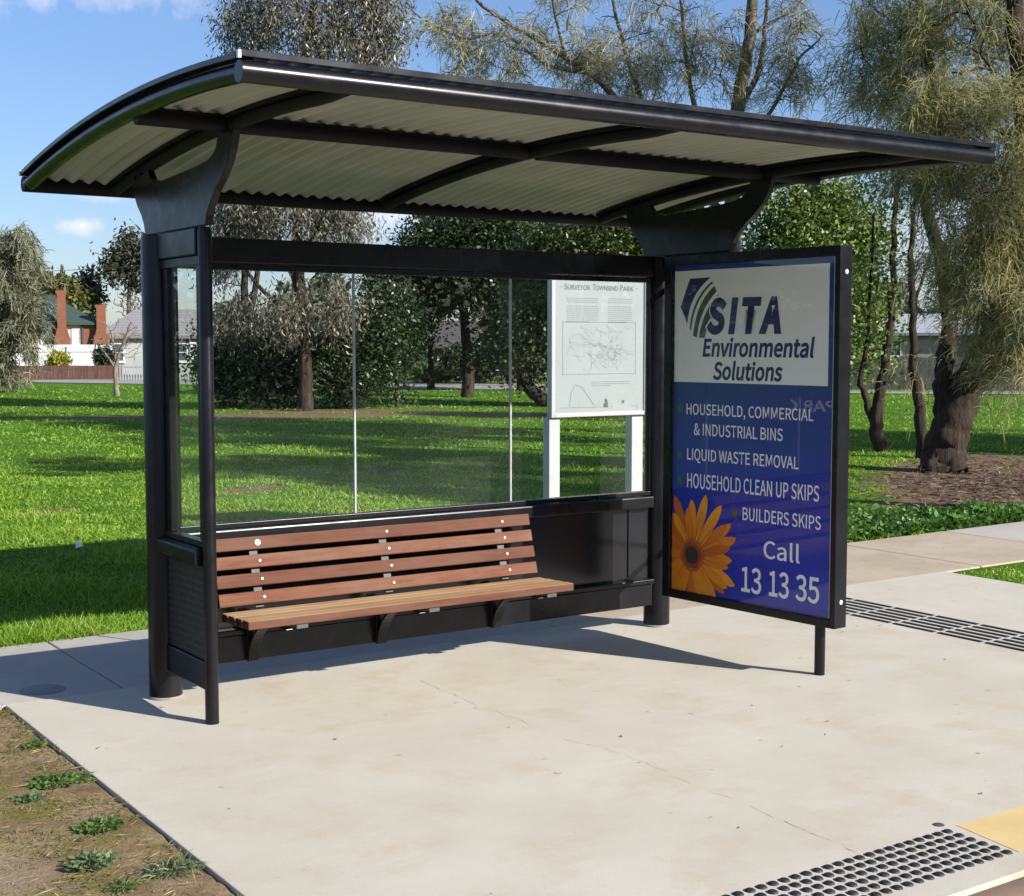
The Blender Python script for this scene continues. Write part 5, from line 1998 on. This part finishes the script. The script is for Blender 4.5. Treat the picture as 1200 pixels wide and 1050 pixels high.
ln = (0.035 + 0.012 * rng.random(n)) * tuft * (1 + edgeb) * np.where(tri, 0.6, 1.0) * (1 + 0.012 * d)
wd = np.maximum(0.0048, d * 0.00062) * rng.uniform(0.7, 1.3, n)
base = np.stack([x, y, lawn_h(x, y) - 0.004], 1)
lean = rng.normal(size=(n, 3)) * np.array([0.55, 0.55, 0.0]) + np.array([0, 0, 1.0])
V, F = strands(base, unit(lean), ln * rng.uniform(0.6, 1.5, n), wd, sag=0.28, seg=2)
struct(np_mesh('grass', V, F, M_blade), 'stuff')

# leafy ground cover along the path on the right
M_cover = leaf_mat('cover_leaf', ((0.0, (0.045, 0.12, 0.018)), (0.6, (0.09, 0.20, 0.032)), (1.0, (0.17, 0.28, 0.07))), 0.3, 0.4, 0.4)
N = 16000
a_ = rng.random(N)
cx = 5.6 + a_ * 3.4
cyy = 1.74 + 0.026 * (cx - 5.6) + np.abs(rng.normal(0, 0.55, N)) * np.clip((9.3 - cx) / 2.2, 0.12, 1)
okc = rng.random(N) < np.clip(1.3 - np.abs(cyy - 1.9) * 0.5, 0.1, 1)
cx, cyy = cx[okc], cyy[okc]
n = len(cx)
hz = rng.random(n) * (0.09 + 0.07 * np.abs(np.sin(cx * 5) * np.cos(cyy * 6)))
P_ = np.stack([cx, cyy, LAWN_Z + 0.01 + hz], 1)
V, F = leaf_quads(P_, unit(rng.normal(size=(n, 3)) * np.array([1, 1, 0.5]) + np.array([0, 0, 0.35])), rng.uniform(0.04, 0.085, n), rng.uniform(0.03, 0.055, n))
struct(np_mesh('ground_cover', V, F, M_cover), 'stuff')

# fallen leaves / litter of needles on the bare ground under the trees
N = 5200
cx = rng.normal(11.2, 1.9, N)
cyy = 4.0 + (cx - 11.2) * 0.7 + rng.normal(0, 0.8, N)
okc = cyy > 1.95 + 0.026 * cx
cx, cyy = cx[okc], cyy[okc]
n = len(cx)
P_ = np.stack([cx, cyy, np.full(n, LAWN_Z + 0.006) + rng.random(n) * 0.01], 1)
V, F = leaf_quads(P_, unit(rng.normal(size=(n, 3)) * np.array([1, 1, 0.12])), rng.uniform(0.08, 0.2, n), rng.uniform(0.006, 0.014, n))
struct(np_mesh('leaf_litter', V, F, M_twig), 'stuff')

N = 70
x = rng.uniform(-0.6, 5.5, N)
y = rng.uniform(-3.0, 1.3, N)
okc = ~((x > 0) & (x < 3) & (y > -0.6) & (y < 0.15))
x, y = x[okc], y[okc]
n = len(x)
V, F = leaf_quads(np.stack([x, y, np.where(y > 0.27, -0.002, 0.0015) + 0.002], 1), unit(rng.normal(size=(n, 3)) * np.array([1, 1, 0.05])), rng.uniform(0.006, 0.035, n), rng.uniform(0.003, 0.009, n))
struct(np_mesh('leaf_crumbs', V, F, leaf_mat('dead_leaf', ((0.0, (0.09, 0.06, 0.04)), (1.0, (0.26, 0.18, 0.11))), 0.1)), 'stuff')

# weeds on the bare verge, each plant its own
M_weed = leaf_mat('weed_leaf', ((0.0, (0.05, 0.11, 0.02)), (0.7, (0.10, 0.19, 0.04)), (1.0, (0.22, 0.27, 0.10))), 0.3, 0.5, 0.3)
M_weed2 = leaf_mat('grey_weed_leaf', ((0.0, (0.07, 0.13, 0.05)), (0.7, (0.14, 0.21, 0.09)), (1.0, (0.27, 0.29, 0.16))), 0.3, 0.5, 0.3)


def weed(x, y, r_, n, kind, mat, label, h=0.06, cat='weed'):
    root_z = LAWN_Z + 0.027
    o_loc = (x, y, root_z)
    a = rng.uniform(0, 6.28, n)
    rr_ = r_ * np.sqrt(rng.random(n)) * 0.85
    base_ = np.stack([rr_ * np.cos(a), rr_ * np.sin(a) * 0.8, rng.random(n) * 0.012], 1)
    if kind == 'blade':
        d_ = unit(np.stack([np.cos(a) * 0.8, np.sin(a) * 0.8, np.ones(n) * 0.7], 1) + rng.normal(size=(n, 3)) * 0.4)
        V, F = strands(base_, d_, rng.uniform(0.3, 1.1, n) * h * 0.8, rng.uniform(0.0025, 0.005, n), sag=0.42, seg=3)
    else:
        d_ = unit(np.stack([np.cos(a), np.sin(a), np.ones(n) * 0.22], 1) + rng.normal(size=(n, 3)) * np.array([0.7, 0.7, 0.3]))
        base_[:, 2] += rng.random(n) * h * 0.4 * (1 - rr_ / r_)
        V, F = leaf_quads(base_, d_, rng.uniform(0.35, 1.0, n) * h * 0.55, rng.uniform(0.008, 0.017, n))
    o = np_mesh('weed', V, F, mat)
    o.location = o_loc
    tag(o, label, cat, 'weeds on the bare verge')
    return o


weed(-0.80, -0.99, 0.10, 260, 'leaf', M_weed, 'bright leafy weed clump nearest the concrete edge halfway down the dirt verge', 0.06)
weed(-0.72, -0.97, 0.06, 150, 'blade', M_weed, 'grassy tuft beside the bright leafy weed on the dirt verge', 0.07)
weed(-0.93, -1.13, 0.055, 130, 'leaf', M_weed2, 'small grey-green weed at the left picture edge of the dirt verge', 0.05)
weed(-0.81, -1.55, 0.085, 300, 'leaf', M_weed, 'round green weed clump in the middle of the dirt verge', 0.05)
weed(-0.94, -1.86, 0.085, 340, 'leaf', M_weed2, 'dense blue-green rosette weed at the bottom of the dirt verge', 0.05)
weed(-0.745, -2.05, 0.085, 240, 'blade', M_weed2, 'spiky grass clump with dry straws beside the concrete at the picture bottom', 0.08)
weed(-0.92, -2.10, 0.05, 120, 'blade', M_weed, 'small tuft at the very bottom of the dirt verge', 0.05)
weed(-1.00, -0.60, 0.07, 150, 'blade', M_weed, 'thin grass tuft near the far left end of the dirt verge', 0.05)
weed(-0.715, -0.45, 0.05, 130, 'leaf', M_weed, 'tiny weed hugging the concrete edge near the shelter post', 0.04)
# sparse short grass over the verge
N = 15000
x = -0.66 - np.abs(rng.normal(0, 0.45, N))
y = rng.uniform(-3.4, 0.22, N)
pn = np.sin(x * 9 + 2 * np.sin(y * 5)) * np.sin(y * 7 + 1.5 * np.sin(x * 6))
okc = (pn > 0.25) | (x > -0.69) & (pn > -0.3) | (rng.random(N) < 0.05)
okc &= (y > -0.25) | (rng.random(N) < 0.5)
x, y = x[okc], y[okc]
n = len(x)
V, F = strands(np.stack([x, y, np.full(n, LAWN_Z + 0.033)], 1), unit(rng.normal(size=(n, 3)) * np.array([0.8, 0.8, 0.1]) + np.array([0, 0, 0.8])), rng.uniform(0.010, 0.028, n), rng.uniform(0.002, 0.004, n), sag=0.3, seg=2)
struct(np_mesh('short_grass', V, F, leaf_mat('verge_grass', ((0.0, (0.10, 0.13, 0.02)), (0.6, (0.16, 0.17, 0.04)), (1.0, (0.30, 0.24, 0.11))), 0.3)), 'stuff')
N = 900
x = -0.70 - rng.random(N) * 1.0
y = rng.uniform(-2.7, 0.15, N)
r_ = rng.uniform(0.0015, 0.005, N)[:, None] * np.array([1.0, 1.0, 0.6])[None]
cen = np.stack([x, y, np.full(N, LAWN_Z + 0.030)], 1)
oct_ = np.array([(1, 0, 0), (0, 1, 0), (-1, 0, 0), (0, -1, 0), (0, 0, 0.8), (0, 0, -0.8)], float)
V = (cen[:, None, :] + oct_[None] * r_[:, None, :] * rng.uniform(0.6, 1.3, (N, 6, 1))).reshape(-1, 3)
F = (np.arange(N)[:, None, None] * 6 + np.array([(0, 1, 4), (1, 2, 4), (2, 3, 4), (3, 0, 4), (1, 0, 5), (2, 1, 5), (3, 2, 5), (0, 3, 5)])[None]).reshape(-1, 3)
struct(np_mesh('gravel', V, F, leaf_mat('pebble', ((0.0, (0.12, 0.08, 0.05)), (0.9, (0.28, 0.20, 0.135)), (1.0, (0.40, 0.33, 0.26))), 0.0, 0.9, 0.1)), 'stuff')
# straws, pebbles and crumbs lying about
N = 1000
x = -0.70 - rng.random(N) * 0.9
y = rng.uniform(-2.6, 0.1, N)
V, F = leaf_quads(np.stack([x, y, np.full(N, LAWN_Z + 0.039)], 1), unit(rng.normal(size=(N, 3)) * np.array([1, 1, 0.08])), rng.uniform(0.015, 0.09, N), rng.uniform(0.0015, 0.0035, N))
struct(np_mesh('straw', V, F, leaf_mat('straw_stalk', ((0.0, (0.18, 0.12, 0.07)), (1.0, (0.42, 0.33, 0.2))), 0.1)), 'stuff')
